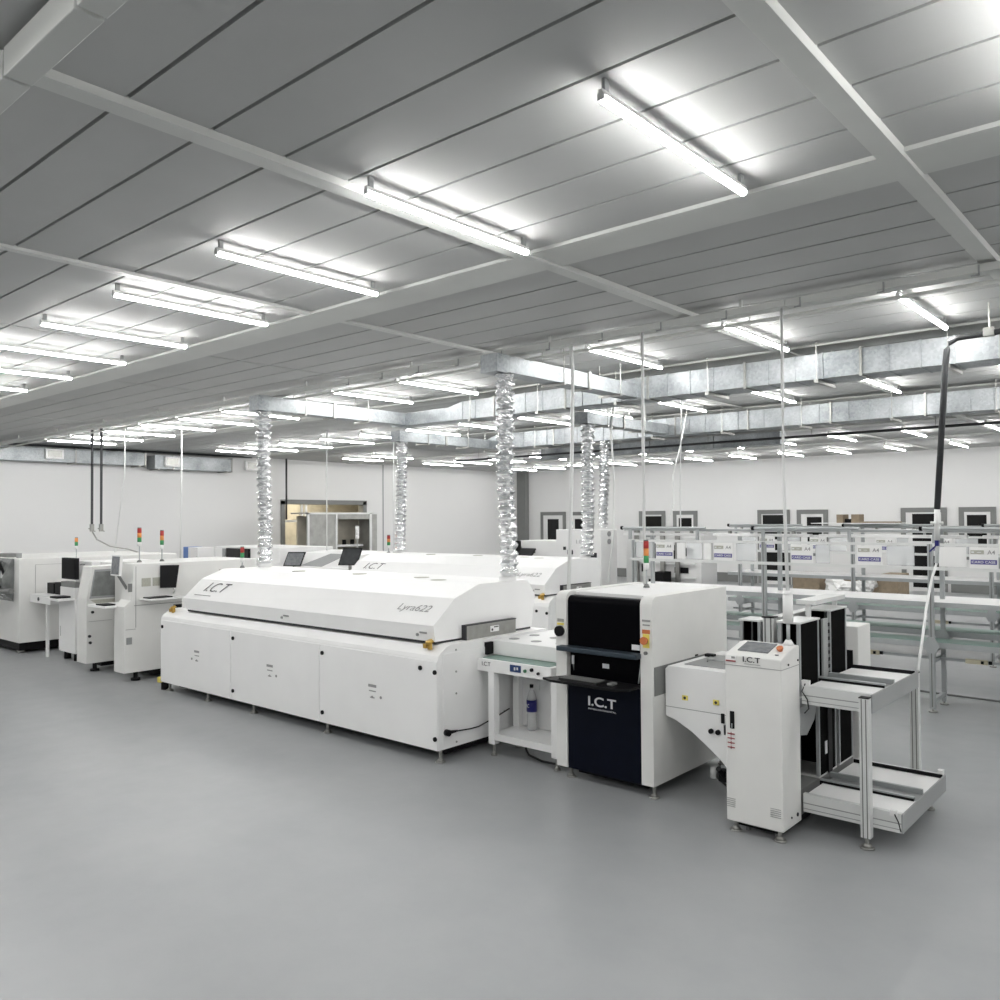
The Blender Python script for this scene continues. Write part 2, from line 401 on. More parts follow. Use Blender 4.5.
def branch(label, x, y0, y1, z0, z1, w=.2, joint=None):
    t = T('branch_duct', label, 'air duct', (x, y0, z0))
    B().box(x - w / 2, x + w / 2, y0 + .01, y0 + .2, z0 - .01, z1 + .01, .004).build('elbow_box', 'galv', t)
    B().box(x - w / 2, x + w / 2, y0 + .2, joint, z0, z1).build('duct_section', 'galv', t)
    B().box(x - w / 2, x + w / 2, joint + .02, y1, z0, z1).build('duct_section', 'galv', t)
    B().box(x - w / 2 - .02, x + w / 2 + .02, joint - .01, joint + .03, z0 - .02, z1 + .02).build('flange', 'steel', t)
    for yy in (joint - .5, joint + .6): h = B(); h.box(x - w / 2 - .05, x + w / 2 + .05, yy - .015, yy + .015, z0 - .03, z0 - .002); rod(h, x - w / 2 - .035, yy, z0 - .02); rod(h, x + w / 2 + .035, yy, z0 - .02); h.build('hanger', 'steel', t)
    return t
def foil_hose(label, top, bot, r, seed):
    rnd = random.Random(seed); b = B(); n = 16
    p0 = Vector(top); p1 = Vector(bot); L = (p0 - p1).length; N = int(L / .0125)
    rings = []
    for i in range(N + 1):
        t_ = i / N; c = p0.lerp(p1, t_); c += Vector((.012 * math.sin(t_ * 7 + seed), .008 * math.sin(t_ * 5 + 2 * seed), 0)) * math.sin(PI * t_)
        ph = 2 * PI * i * .0125 / .088; cr = .07 if t_ < .35 else .012
        rr = r * (1 + .18 * math.sin(ph)) * (1 + rnd.uniform(-.012, .012)) * (1.06 if t_ < .1 else 1)
        ring = []
        for k in range(n):
            a = 2 * PI * k / n
            q = rr * (1 + rnd.uniform(-cr, cr))
            ring.append(b.bm.verts.new(c + Vector((q * math.cos(a), q * math.sin(a), rnd.uniform(-.004, .004)))))
        rings.append(ring)
    for A_, B_ in zip(rings, rings[1:]):
        for k in range(n): b.bm.faces.new((A_[k], A_[(k + 1) % n], B_[(k + 1) % n], B_[k]))
    b.bm.faces.new(rings[0][::-1]); b.bm.faces.new(rings[-1])
    return tag(b.build('foil_hose', 'foil'), label, 'exhaust hose')
branch('galvanised branch duct ending above the right end of the nearest white oven', -5.4, 6.05, 8.62, 3.54, 3.70, .22, 7.6)
branch('galvanised branch duct ending above the left end of the nearest white oven', -9.55, 6.08, 8.66, 3.54, 3.72, .22, 7.3)
branch('galvanised branch duct ending above the right end of the second white oven', -7.25, 10.2, 12.62, 3.52, 3.68, .24, 11.2)
branch('galvanised branch duct ending above the left end of the second white oven', -11.4, 10.2, 12.66, 3.52, 3.70, .24, 11.4)
foil_hose('crumpled silver foil hose rising from the right end of the nearest oven', (-5.34, 6.22, 3.53), (-5.29, 6.22, 1.53), .08, 1)
foil_hose('crumpled silver foil hose rising from the left end of the nearest oven', (-9.52, 6.22, 3.53), (-9.5, 6.22, 1.53), .085, 2)
foil_hose('crumpled silver foil hose rising from the right end of the second oven', (-7.20, 10.32, 3.51), (-7.22, 10.3, 1.53), .09, 3)
foil_hose('crumpled silver foil hose rising from the left end of the second oven', (-11.33, 10.32, 3.51), (-11.38, 10.3, 1.53), .09, 4)
foil_hose('thin silver foil hose farthest back, standing on the tall white cabinet', (-8.5, 12.72, 3.50), (-8.62, 12.8, 1.92), .085, 5)

# cable trunking under the ceiling
def trunk(label, x0, x1, y, z, w, clips):
    t = T('cable_trunking', label, 'cable trunking', ((x0 + x1) / 2, y, z))
    x = x1
    while x > x0: B().box(max(x0, x - 2) + .004, x, y, y + w, z, z + .055, .004).build('trunk_section', 'trim', t); x -= 2
    x = x1 - .3
    while x > max(x0, x1 - 12):
        B().box(x, x + .012, y - .008, y, z - .02, z + .05).box(x - .04, x + .012, y - .008, y, z - .026, z - .014).build('clip', 'grey', t); x -= .62
    x = x1 - .4
    while x > x0: B().box(x, x + .02, y + .04, y + .06, z + .05, HC).build('hanger', 'trim', t); x -= 2
    return t
trunk('long pale cable trunking under the ceiling in front of the nearer duct', RX0 + .1, 3.4, 6.46, 3.77, .13, True)
t = T('conduit_pipe', 'thin pale conduit running beside the long cable trunking', 'pipe', (-8, 6.68, 3.76))
B().cyl((RX0 + .1, 6.70, 3.745), (3.4, 6.70, 3.745), .016, 8).build('pipe', 'trim', t)
for i in range(12): B().cyl((3 - i * 2, 6.70, 3.75), (3 - i * 2, 6.70, HC), .005, 6).build('hanger', 'trim', t)
t = T('cable_trunking', 'wide pale trunking across the ceiling at the top left corner', 'cable trunking', (-5, 1.12, 3.75))
x = -2.1
B().box(-2.74, 3.4, 1.1, 1.2, 3.75, 3.86, .004).build('trunk_section', 'trim', t)
B().box(-3.38, -2.76, 1.1, 1.2, 3.75, 3.86, .004).build('trunk_section', 'trim', t)
B().box(RX0 + .1, -3.4, 1.1, 1.2, 3.75, 3.86, .004).build('trunk_section', 'trim', t)
for x in (2, 0, -2.5, -5, -8, -12, -16): B().box(x, x + .03, 1.13, 1.16, 3.85, HC).build('hanger', 'grey', t)
t = T('water_pipe', 'long thin black pipe crossing the hall behind the farther duct', 'pipe', (-5, 14, 3.45))
B().cyl((-13.5, 14, 3.44), (3.4, 14, 3.46), .022, 8).build('pipe', 'pipe', t)
for i in range(9): h = B(); rod(h, 2.4 - i * 1.9, 14, 3.45); h.build('hanger', 'steel', t)

# hanging services
t = T('air_pipe', 'black bent pipe dropping from the ceiling over the right workbench', 'pipe', (-1.8, 8, 2))
B().tube([(1.5, 8, 3.66), (-1.0, 8, 3.645), (-1.70, 8, 3.63), (-1.76, 8, 3.60), (-1.785, 8, 3.54), (-1.80, 8, 3.4), (-1.885, 8, 2.15)], .026, 10).build('pipe', 'pipe', t)
for xx in (-1.46, .8): h = B(); rod(h, xx, 8, 3.64, HC, .008); h.box(xx - .04, xx + .04, 7.96, 8.04, 3.61, 3.68).build('hanger', 'steel', t)
B().cyl((-1.885, 8, 2.16), (-1.89, 8, 1.88), .024, 10).cyl((-1.94, 8, 2.03), (-1.84, 8, 2.03), .014, 8).build('valve', 'hosew', t, 'pale valve')
B().box(-1.905, -1.875, 7.98, 8.02, 1.83, 1.88).cyl((-1.95, 7.99, 1.78), (-1.88, 7.99, 1.85), .008, 6).build('valve_handle', 'blue', t, 'blue lever')
B().cyl((-1.89, 8, 1.83), (-1.895, 7.99, 1.68), .018, 8).build('coupling', 'alu', t)
tag(B().tube([(-1.895, 7.99, 1.68), (-1.90, 7.85, 1.56), (-1.84, 7.4, 1.33), (-1.76, 6.95, 1.13), (-1.70, 6.58, .967)], .011, 8).build('air_hose', 'hosew'), 'white air hose slanting down from the black pipe valve to the loader table', 'hose')
def wire(name, label, cat, pts, r, m, parentless=True): return tag(B().tube(pts, r, 6).build(name, m), label, cat)
wire('air_hose', 'pale pipe hanging behind the left side of the black-fronted machine', 'hose', [(-4.69, 6.45, 3.75), (-4.67, 6.45, 3.5), (-4.66, 6.4, 2.4), (-4.65, 6.3, .985)], .018, 'hosew')
wire('air_hose', 'pale pipe hanging down to the top of the black-fronted machine', 'hose', [(-3.90, 6.45, 3.75), (-3.885, 6.42, 2.6), (-3.87, 6.40, 1.5)], .014, 'hosew')
wire('air_hose', 'pale hose hanging down to the white lamp of the magazine loader', 'hose', [(-2.62, 6.45, 3.75), (-2.5, 6.15, 3.1), (-2.36, 5.8, 2.4), (-2.22, 5.5, 1.6)], .012, 'hosew')
wire('air_hose', 'curved pale hose hanging at the left end of the near workbench', 'hose', [(-7.03, 10.9, 3.9), (-7.12, 10.88, 3.78), (-7.1, 10.8, 3.4), (-6.8, 10.4, 2.6), (-6.55, 10.0, 1.9), (-6.45, 9.7, 1.2)], .016, 'hosew')
wire('air_hose', 'thin curved hose hanging above the A4 holders, left of a pair', 'hose', [(-6.6, 12.3, 3.9), (-6.5, 11.9, 3.3), (-6.1, 10.9, 2.7), (-5.75, 10.3, 2.3), (-5.64, 9.9, 1.97)], .009, 'hosew')
wire('air_hose', 'thin curved hose hanging above the A4 holders, right of a pair', 'hose', [(-6.1, 11.2, 3.9), (-5.9, 10.8, 3.3), (-5.6, 10.2, 2.6), (-5.43, 9.9, 1.97)], .009, 'hosew')
wire('air_hose', 'thin pale hose hanging over the left machines, reaching the screen arm', 'hose', [(-16.0, 7.37, 3.9), (-15.9, 7.32, 3.0), (-15.95, 7.15, 1.45)], .012, 'hosew')
wire('air_hose', 'straight pale hose hanging behind the left end of the nearest oven', 'hose', [(-14.82, 7.9, 3.9), (-14.82, 7.9, 2.6), (-14.78, 7.85, 1.2)], .014, 'hosew')
wire('air_hose', 'thin pale hose hanging in front of the glazed opening', 'hose', [(-13.68, 10.4, 3.9), (-13.68, 10.4, 2.6), (-13.68, 10.4, 1.47)], .012, 'hosew')
wire('air_hose', 'thin pale hose hanging right of the glazed opening in the left wall', 'hose', [(-13.9, 12.4, 3.9), (-13.9, 12.4, 1.2)], .012, 'hosew')
wire('conduit_pipe', 'black vertical pipe on the left edge of the glazed opening', 'pipe', [(-20.9, 14.42, 3.9), (-20.9, 14.42, 2.1)], .03, 'pipe')
for xx, yy, nm in ((-16.0, 6.75, 'left'), (-16.0, 6.92, 'right')):
    t = T('drop_pipe', 'dark vertical pipe with a tap over the left machines, %s one of the pair' % nm, 'pipe', (xx, yy, 1.9), 'pair of dark drop pipes')
    B().cyl((xx, yy, 2.02), (xx, yy, HC), .024, 8).build('pipe', 'pipe', t)
    B().box(xx - .03, xx + .03, yy - .03, yy + .03, 1.9, 2.04).cyl((xx, yy - .06, 1.96), (xx, yy + .06, 1.9), .012, 6).build('tap', 'steel', t)
wire('air_hose', 'grey hose curving from the dark drop pipes to a machine top', 'hose', [(-16.0, 6.76, 1.9), (-15.95, 6.82, 1.75), (-15.8, 7.0, 1.62), (-15.6, 7.25, 1.56), (-15.5, 7.4, 1.50)], .014, 'steel')
# wall duct on the left
for lab, y0, y1, z0, z1, vents in (('pale duct along the top of the left wall, nearer length', -3.9, 10.05, 3.50, 3.82, (7.65,)), ('pale duct along the top of the left wall, farther length', 10.3, 12.5, 3.44, 3.78, (10.55, 12.9))):
    t = T('wall_duct', lab, 'air duct', (-20.9, (y0 + y1) / 2, z0))
    y = y1
    while y > y0 + .05:
        ya = max(y0, y - 1.7); B().box(-21.15, -20.7, ya + .012, y - .012, z0, z1).build('duct_section', 'galv', t)
        B().box(-21.17, -20.68, y - .015, y + .015, z0 - .02, z1 + .02).build('flange', 'steel', t); y = ya
    for v in vents:
        f = B().box(-20.72, -20.62, v, v + .4, z0 + .06, z1 - .03).build('vent_frame', 'white2', t)
        B().box(-20.63, -20.612, v + .05, v + .35, z0 + .1, z1 - .07).build('grille', 'steel', f)
    B().box(-21.2, -20.72, y0 + .1, y0 + .14, z0 - .03, z0).box(-21.2, -20.72, y1 - .14, y1 - .1, z0 - .03, z0).build('bracket', 'steel', t)
wire('conduit_pipe', 'dark pipe along the ceiling edge above the left wall ducts', 'pipe', [(-20.8, -3.5, 3.868), (-20.8, 13.2, 3.868)], .025, 'pipe')

# ------------------------------------------------------------------ machine feet helper
def foot(parent, x, y, h=.11, r=.035, m='steel'):
    return B().cyl((x, y, .012), (x, y, h), .014, 8).cyl((x, y, .012), (x, y, .035), r * .8, 12, r2=.016).cyl((x, y, 0), (x, y, .013), r, 14).build('foot', m, parent)
def tower_lamp(label, x, y, zb, zp, h, r, colors=('green', 'amber', 'red'), base='alu'):
    t = T('tower_lamp', label, 'signal lamp', (x, y, zb))
    B().cyl((x, y, zb), (x, y, zb + .03), r * 1.3, 14, r2=r * .7).build('base', 'greyd', t)
    if zp > zb + .03: B().cyl((x, y, zb + .03), (x, y, zp), r * .3, 8).build('pole', base, t)
    hh = h / (len(colors) + (1 if base else 0)); z = zp
    B().cyl((x, y, z), (x, y, z + hh * .9), r, 14).build('socket', 'white2', t); z += hh * .9
    for c in colors: B().cyl((x, y, z), (x, y, z + hh), r, 14).build('lens', c, t, {'green': 'green lens', 'amber': 'amber lens', 'red': 'red lens', 'acrylw': 'white lens'}[c]); z += hh
    B().cyl((x, y, z), (x, y, z + .012), r * .9, 14).build('cap', 'greyd', t)
    return t

# ------------------------------------------------------------------ reflow oven
def make_oven():
    X0, X1, Y0, Y1 = -9.96, -5.1, 5.04, 6.55
    t = T('reflow_oven', 'nearest long white oven with lettered hood and three front doors', 'oven', (-7.5, 5.8, 0))
    # lower cabinet with its rounded shoulder along the front
    prof = [(Y0 + .005, .11), (Y0 + .005, .885), (Y0 + .012, .915), (Y0 + .04, .94), (Y0 + .11, .985), (Y0 + .17, 1.0), (Y1, 1.0), (Y1, .11)]
    B().prism(prof, 'x', X0, X1).build('cabinet', 'white', t)
    xs = [(-9.955, -8.365), (-8.355, -6.755), (-6.745, -5.105)]
    for i, (a, c) in enumerate(xs):
        d = B().box(a, c, Y0 - .005, Y0 + .03, .11, .87, .003).build('door', 'white', t)
        lk = [(a + .05, .79), (a + .05, .21)] if i else [(a + .05, .79)]
        if i == 2: lk += [(c - .02, .78), (c - .02, .21), (c - .2, .80)]
        for lx, lz in lk: B().cyl((lx, Y0 - .018, lz), (lx, Y0 - .004, lz), .02, 12).build('lock', 'black', d, 'black lock')
        xm = (-9.09, -7.6, -5.95)[i]
        w = B().box(xm - .055, xm + .055, Y0 - .008, Y0 - .004, .55, .575).box(xm - .045, xm + .05, Y0 - .008, Y0 - .004, .51, .52)
        w.box(xm - .03, xm + .03, Y0 - .008, Y0 - .004, .45, .46); w.build('warning_print', 'inkg', d)
        B().cyl((xm + (.12 if i else -.11), Y0 - .01, .47), (xm + (.12 if i else -.11), Y0 - .004, .47), .014, 10).cyl((xm, Y0 - .01, .46), (xm, Y0 - .004, .46), .012, 10).build('screw_cover', 'inkg', d)
    # end panel
    e = B().box(X1, X1 + .006, Y0 + .06, Y1 - .05, .14, .93, .002).build('end_panel', 'white', t)
    s_ = B()
    for yy, zz in ((5.26, .76), (5.26, .57), (5.26, .15), (5.26, .95), (5.9, .3), (5.9, .7)): s_.cyl((X1 + .006, yy, zz), (X1 + .012, yy, zz), .009, 8)
    s_.build('screw', 'inkg', e)
    B().cyl((X1 + .004, 5.13, .255), (X1 + .05, 5.13, .255), .028, 12).cyl((X1 + .03, 5.15, .255), (X1 + .03, 5.25, .25), .018, 8, r2=.008).build('power_plug', 'black', t, 'black plug')
    B().tube([(X1 + .03, 5.24, .25), (X1 + .03, 5.42, .235), (X1 + .03, 5.52, .235), (X1 + .03, 5.75, .275), (X1 + .03, 5.95, .32)], .006, 6).build('power_cable', 'cable', t)
    # hood
    XH = -5.22
    r1 = [(XH, 5.13, 1.02), (XH, 5.11, 1.16), (XH, 5.38, 1.38), (XH, 5.70, 1.49), (XH, 6.41, 1.49), (XH, 6.53, 1.34), (XH, 6.47, 1.02)]
    r0 = [(-9.50, 5.13, 1.02), (-9.54, 5.11, 1.16), (-9.60, 5.38, 1.37), (-9.64, 5.70, 1.48), (-9.64, 6.41, 1.48), (-9.6, 6.53, 1.34), (-9.50, 6.47, 1.02)]
    hd = B().hull(r0, r1).build('hood', 'white', t)
    B().box(-9.49, XH - .005, 5.14, 6.46, 1.0, 1.022).build('hood_seal', 'ink', t, 'dark seal line')
    for xx in (-7.45, -5.38): B().box(xx - .02, xx + .07, 5.112, 5.122, 1.085, 1.10).cyl((xx - .05, 5.108, 1.07), (xx - .05, 5.122, 1.07), .014, 8).build('catch', 'inkg', hd)
    # hood lettering
    n_ = Vector((0, .27, .22)).normalized()
    def hp(x, f): return (x, 5.012 + .25 * f, 1.183 + .215 * f)
    text('I.C.T', 'lettering', 'ink', (-9.27, 5.11 + .107, 1.25), (1, 0, .003), n_, .145, hd, shear=.25, width=.47, off=-.012)
    B().box(-9.36, -9.0, 5.152, 5.158, 1.205, 1.211).build('lettering', 'inkg', hd)
    text('Lyra622', 'lettering', 'inkg', (-5.82, 5.11 + .095, 1.243), (1, 0, .002), n_, .105, hd, shear=.2, width=.42, off=-.012)
    # top grilles
    for xx, yy in ((-8.3, 5.9), (-7.3, 6.0), (-6.3, 6.0), (-5.9, 5.85)): B().cyl((xx, yy, 1.483), (xx, yy, 1.491), .08, 20).build('vent_grille', 'taupe', hd)
    for xx, yy in ((-5.31, 6.22), (-9.5, 6.22)): B().cyl((xx, yy, 1.47), (xx, yy, 1.53), .085, 20).build('exhaust_collar', 'white2', hd)
    # tunnel exit plate
    pl = B().box(XH, XH + .05, 5.48, 6.17, 1.0, 1.125, .003).build('tunnel_cover', 'steel', t, 'brushed steel tunnel cover')
    B().box(XH + .05, XH + .053, 5.80, 5.92, 1.04, 1.095).build('sticker', 'white', pl)
    B().box(XH + .053, XH + .055, 5.85, 5.91, 1.078, 1.088).cyl((XH + .053, 5.825, 1.06), (XH + .055, 5.825, 1.06), .012, 8).build('sticker_print', 'ink', pl)
    B().box(XH, XH + .052, 5.465, 5.48, 1.0, 1.135).box(XH, XH + .052, 5.465, 6.175, 1.126, 1.135).build('seal', 'ink', t)
    B().box(X1, X1 + .03, 5.64, 5.73, .86, .97).build('rail_end', 'black', t)
    # brass emergency stops at both deck corners
    for xx, yy in ((-5.24, 5.085), (-9.80, 5.12)):
        B().cyl((xx, yy, .96), (xx, yy, 1.02), .022, 10).cyl((xx, yy, 1.015), (xx - .005, yy - .01, 1.04), .04, 12, r2=.03).box(xx - .055, xx - .02, yy - .03, yy + .01, .97, 1.01).build('stop_knob', 'brass', t, 'yellow brass knob')
    B().box(-9.93, -9.87, 5.3, 5.36, 1.0, 1.12).box(-9.80, -9.75, 5.32, 5.37, 1.0, 1.05).build('sensor_block', 'white2', t)
    for xx in (-9.85, -8.95, -8.0, -6.7, -5.13):
        for yy in (5.1, 6.45): foot(t, xx, yy, .12, .045)
    for xx in (-9.4, -7.85, -5.9): B().cyl((xx - .02, 5.3, .045), (xx + .02, 5.3, .045), .045, 14).box(xx - .02, xx + .02, 5.26, 5.34, .05, .12).build('caster', 'greyd', t)
    B().box(-9.85, -5.2, 5.22, 6.45, .03, .109).build('base_frame', 'black', t)  # black block added for the deep shade under the oven
    B().box(-10.02, -9.965, 5.02, 5.16, .09, .16, .01).build('corner_guard', 'yellow', t, 'yellow corner guard')
    B().cyl((-9.98, 5.12, .0), (-9.98, 5.12, .1), .06, 14).build('corner_caster', 'black', t)
    return t
oven = make_oven()
dup(oven, (-1.95, 4.08, 0), 'second long white lettered oven, directly behind the nearest one')
tower_lamp('red and green signal lamp on the left end of the nearest oven hood', -9.60, 5.95, 1.48, 1.55, .2, .026, ('green', 'red'))
tower_lamp('small red signal lamp at the left end of the second oven', -11.58, 10.2, 1.47, 1.56, .24, .03, ('green', 'amber', 'red'))

# ------------------------------------------------------------------ inspection conveyor between oven and black-fronted machine
t = T('belt_conveyor', 'small white belt conveyor between the nearest oven and black-fronted machine', 'conveyor', (-4.65, 5.75, 0))
B().box(-5.09, -4.26, 5.53, 5.56, .735, .845, .004).box(-5.09, -4.26, 5.93, 5.96, .735, .845).box(-4.29, -4.26, 5.56, 5.95, .74, .845).box(-5.09, -5.06, 5.56, 5.95, .74, .80).build('side_rail', 'white', t)
B().box(-5.06, -4.29, 5.57, 5.90, .80, .848, .006).build('belt', 'belt', t, 'green belt')
B().box(-4.70, -4.58, 5.522, 5.532, .768, .828, .003).build('display', 'bluelcd', t, 'blue display')
B().box(-4.65, -4.635, 5.518, 5.524, .785, .81).box(-4.62, -4.605, 5.518, 5.524, .79, .812).build('display_digits', 'wtext', t)
B().cyl((-4.53, 5.515, .79), (-4.53, 5.532, .79), .014, 12).build('button', 'green_d', t, 'green button')
B().cyl((-4.455, 5.512, .808), (-4.455, 5.532, .808), .015, 12).build('button', 'black', t, 'black button')
B().cyl((-4.385, 5.512, .785), (-4.385, 5.532, .785), .012, 12).build('button', 'black', t, 'black button')
text('I.C.T', 'lettering', 'ink', (-5.03, 5.529, .785), (1, 0, 0), (0, 0, 1), .035, t, width=.1)
for xx, yy in ((-4.92, 5.56), (-4.92, 5.90), (-4.22, 5.56), (-4.22, 5.90)):
    B().box(xx - .04, xx + .03, yy - .03, yy + .04, .1, .735, .003).build('leg', 'white', t); foot(t, xx, yy, .1, .03)
B().box(-4.96, -4.19, 5.54, 5.93, .15, .19, .003).build('shelf', 'white', t)
B().box(-4.96, -4.19, 5.535, 5.545, .14, .2).build('shelf_lip', 'white2', t)
B().box(-4.96, -4.2, 5.93, 5.95, .2, .735).build('back_panel', 'white2', t)
B().box(-4.47, -4.40, 5.915, 5.93, .36, .735).build('cable_duct', 'grey', t)
B().box(-4.42, -4.33, 5.915, 5.928, .42, .50).build('power_socket', 'grey', t)
t2 = T('cover_box', 'flat white ventilated cover box standing behind the small conveyor belt', 'cover', (-4.7, 6.2, .84))
B().box(-5.088, -4.14, 5.74, 6.75, .85, .98, .006).build('cover', 'white', t2)
for xx, yy in ((-4.98, 5.92), (-4.72, 5.92), (-4.46, 5.95), (-4.98, 6.22), (-4.72, 6.2)): B().cyl((xx, yy, .978), (xx, yy, .983), .05, 18).build('fan_grille', 'inkg', t2)
for xx in (-5.05, -4.2): B().box(xx, xx + .04, 6.05, 6.7, 0, .85).build('stand', 'white2', t2)
t = T('plastic_bottle', 'clear plastic bottle with a blue label on the small conveyor shelf', 'bottle', (-4.73, 5.86, .19))
B().lathe([(.034, .191), (.045, .2), (.045, .33), (.04, .345), (.045, .36), (.045, .47), (.03, .53), (.016, .56), (.016, .575)], -4.73, 5.86, 20).build('bottle_body', 'water', t)
B().cyl((-4.73, 5.86, .36), (-4.73, 5.86, .465), .047, 20).build('label_band', 'blue', t, 'blue label')
text('PAC', 'lettering', 'wtext', (-4.772, 5.812, .40), (1, 0, 0), (0, 0, 1), .032, t, width=.05)
B().cyl((-4.73, 5.86, .573), (-4.73, 5.86, .6), .018, 12).build('cap', 'black', t)
wire('air_hose', 'thin clear tube hanging above the bottle under the small conveyor', 'hose', [(-4.64, 5.86, .80), (-4.64, 5.86, .56)], .006, 'hosew')
wire('power_cable', 'black cable looping on the floor under the small conveyor', 'cable', [(-4.85, 5.98, .16), (-4.86, 5.94, .05), (-4.8, 5.86, .012), (-4.65, 5.72, .012), (-4.45, 5.65, .012), (-4.25, 5.66, .012), (-4.1, 5.75, .012)], .010, 'cable')

# ------------------------------------------------------------------ inspection machine (black front)
t = T('inspection_machine', 'tall white inspection machine with a black and navy front', 'machine', (-3.68, 6.05, 0))
X0, X1, Y0, Y1 = -4.13, -3.23, 5.44, 6.67
def rounded(y0, y1, z0, z1, r):
    pts = [(y0, z0)]
    for i in range(7):
        a = PI - i * PI / 12
        pts.append((y0 + r + r * math.cos(a), z1 - r + r * math.sin(a)))
    return pts + [(y1, z1), (y1, z0)]
B().prism(rounded(Y0, Y1, .09, 1.5, .07), 'x', X0, X0 + .105).prism(rounded(Y0, Y1, .09, 1.5, .07), 'x', X1 - .105, X1).build('side_column', 'warm', t)
B().box(X0 + .105, X1 - .105, Y0 + .12, Y1 - .01, .09, 1.495).build('cabinet', 'white2', t)
B().prism(rounded(Y0 + .02, Y0 + .14, 1.05, 1.47, .05), 'x', X0 + .107, X1 - .107).build('window_cover', 'blackg', t, 'black glossy window cover')
B().box(X0 + .107, X1 - .107, Y0 + .05, Y0 + .13, .80, 1.05).build('keyboard_recess', 'blackg', t)
B().box(X0 + .107, X1 - .107, Y0 + .01, Y0 + .13, .085, .80, .004).build('front_panel', 'navy', t, 'dark navy panel')
B().box(X0 + .05, X1 - .10, Y0 - .07, Y0 + .04, 1.03, 1.07, .008).build('handle_bar', 'slate', t, 'slate blue bar')
tr = B().prism([(X0 + .12, Y0 + .05), (X0 - .01, Y0 - .17), (X0 + .1, Y0 - .22), (X1 - .2, Y0 - .21), (X1 - .12, Y0 - .14), (X1 - .11, Y0 + .05)], 'z', .805, .825, .003).build('keyboard_tray', 'black', t)
kb = B().box(-3.98, -3.62, 5.27, 5.42, .825, .838).build('keyboard', 'duct_in', tr)
keys = B()
for i in range(14):
    for j in range(5): keys.box(-3.97 + i * .0245, -3.952 + i * .0245, 5.28 + j * .027, 5.30 + j * .027, .838, .843)
keys.build('keys', 'greyd', kb)
B().box(-3.55, -3.50, 5.3, 5.38, .825, .845, .008).build('mouse', 'greyd', tr)
B().tube([(-3.99, 5.5, .84), (-3.99, 5.47, .98)], .006, 6).tube([(-3.36, 5.45, .84), (-3.36, 5.49, 1.0)], .006, 6).build('tray_strut', 'alu', tr)
B().box(-3.99, -3.97, 5.462, 5.472, .92, .99).build('reflector', 'wtext', t)
B().box(-3.71, -3.65, 5.486, 5.492, .915, .95).box(-3.42, -3.35, 5.455, 5.461, 1.09, 1.13).build('sticker', 'wtext', t)
text('I.C.T', 'lettering', 'wtext', (-3.82, 5.446, .615), (1, 0, 0), (0, 0, 1), .075, t, width=.26, off=.02)
text('INTERCONTINENTAL', 'lettering', 'wtext', (-3.82, 5.446, .585), (1, 0, 0), (0, 0, 1), .012, t, width=.26)
B().box(-3.315, -3.245, 5.434, 5.442, 1.315, 1.33).box(-3.31, -3.25, 5.434, 5.442, 1.285, 1.295).build('label_print', 'inkg', t)
B().box(-3.315, -3.25, 5.434, 5.442, 1.225, 1.255).build('warning_label', 'orange', t)
B().box(-3.31, -3.255, 5.434, 5.442, 1.12, 1.222).build('stop_plate', 'yellow', t)
B().cyl((-3.285, 5.41, 1.175), (-3.285, 5.44, 1.175), .022, 14).cyl((-3.285, 5.40, 1.175), (-3.285, 5.412, 1.175), .03, 14).build('stop_button', 'orange', t, 'orange stop button')
B().cyl((-3.285, 5.425, 1.08), (-3.285, 5.442, 1.08), .014, 10).build('button', 'greyd', t)
B().box(-4.11, -4.05, 5.432, 5.442, 1.255, 1.28).build('label_print', 'inkg', t)
B().box(-4.11, -4.05, 5.43, 5.442, 1.23, 1.245).build('warning_label', 'yellow', t)
B().cyl((-4.085, 5.41, 1.18), (-4.085, 5.44, 1.18), .042, 16).build('main_switch', 'black', t, 'black rotary switch')
B().box(X1, X1 + .004, 5.46, 6.3, .76, .975).build('side_recess', 'greyd', t)
B().box(X1, X1 + .006, 6.1, 6.14, .978, .99).build('latch', 'black', t)
for xx, yy in ((-4.03, 5.5), (-3.25, 5.48), (-4.03, 6.6), (-3.25, 6.6)): foot(t, xx, yy, .1, .04, 'steel')
B().box(-4.0, -3.35, 5.56, 6.6, .03, .089).build('base_frame', 'black', t)  # black block added to darken the shaded space under the cabinet
tower_lamp('large red, amber and green signal lamp on the black-fronted machine', -3.745, 6.22, 1.497, 1.65, .25, .023)

# ------------------------------------------------------------------ transfer conveyor
t = T('transfer_conveyor', 'white transfer unit with curved underside between inspection machine and loader', 'conveyor', (-2.95, 6.0, 0))
cv = [(-3.215, .60), (-3.13, .575), (-3.0, .51), (-2.9, .44), (-2.78, .35), (-2.70, .27), (-2.62, .2), (-2.62, .96), (-2.65, .975), (-3.19, .975), (-3.215, .95)]
B().prism(cv, 'y', 5.60, 6.5).build('cabinet', 'white', t)
B().box(-3.12, -2.66, 5.72, 6.25, .972, .982, .003).build('top_window', 'grey', t, 'grey tinted window')
B().tube([(-3.02, 5.9, .982), (-3.02, 5.9, 1.0), (-2.86, 5.9, 1.0), (-2.86, 5.9, .982)], .006, 6).build('window_handle', 'alu', t)
B().box(-3.17, -3.09, 6.14, 6.19, .975, 1.0, .006).build('latch', 'black', t)
B().box(-2.95, -2.88, 6.3, 6.34, .975, .995).build('latch', 'black', t)
B().box(-3.214, -2.62, 5.597, 5.6, .668, .672).build('seam', 'inkg', t)
for xx in (-3.05, -2.80):
    lb = B().prism([(xx - .022, .735), (xx + .022, .735), (xx + .022, .77), (xx - .022, .77)], 'y', 5.592, 5.6).build('warning_sticker', 'yellow', t, 'yellow warning sticker')
    B().cyl((xx, 5.590, .752), (xx, 5.593, .752), .011, 10).build('symbol', 'ink', lb)
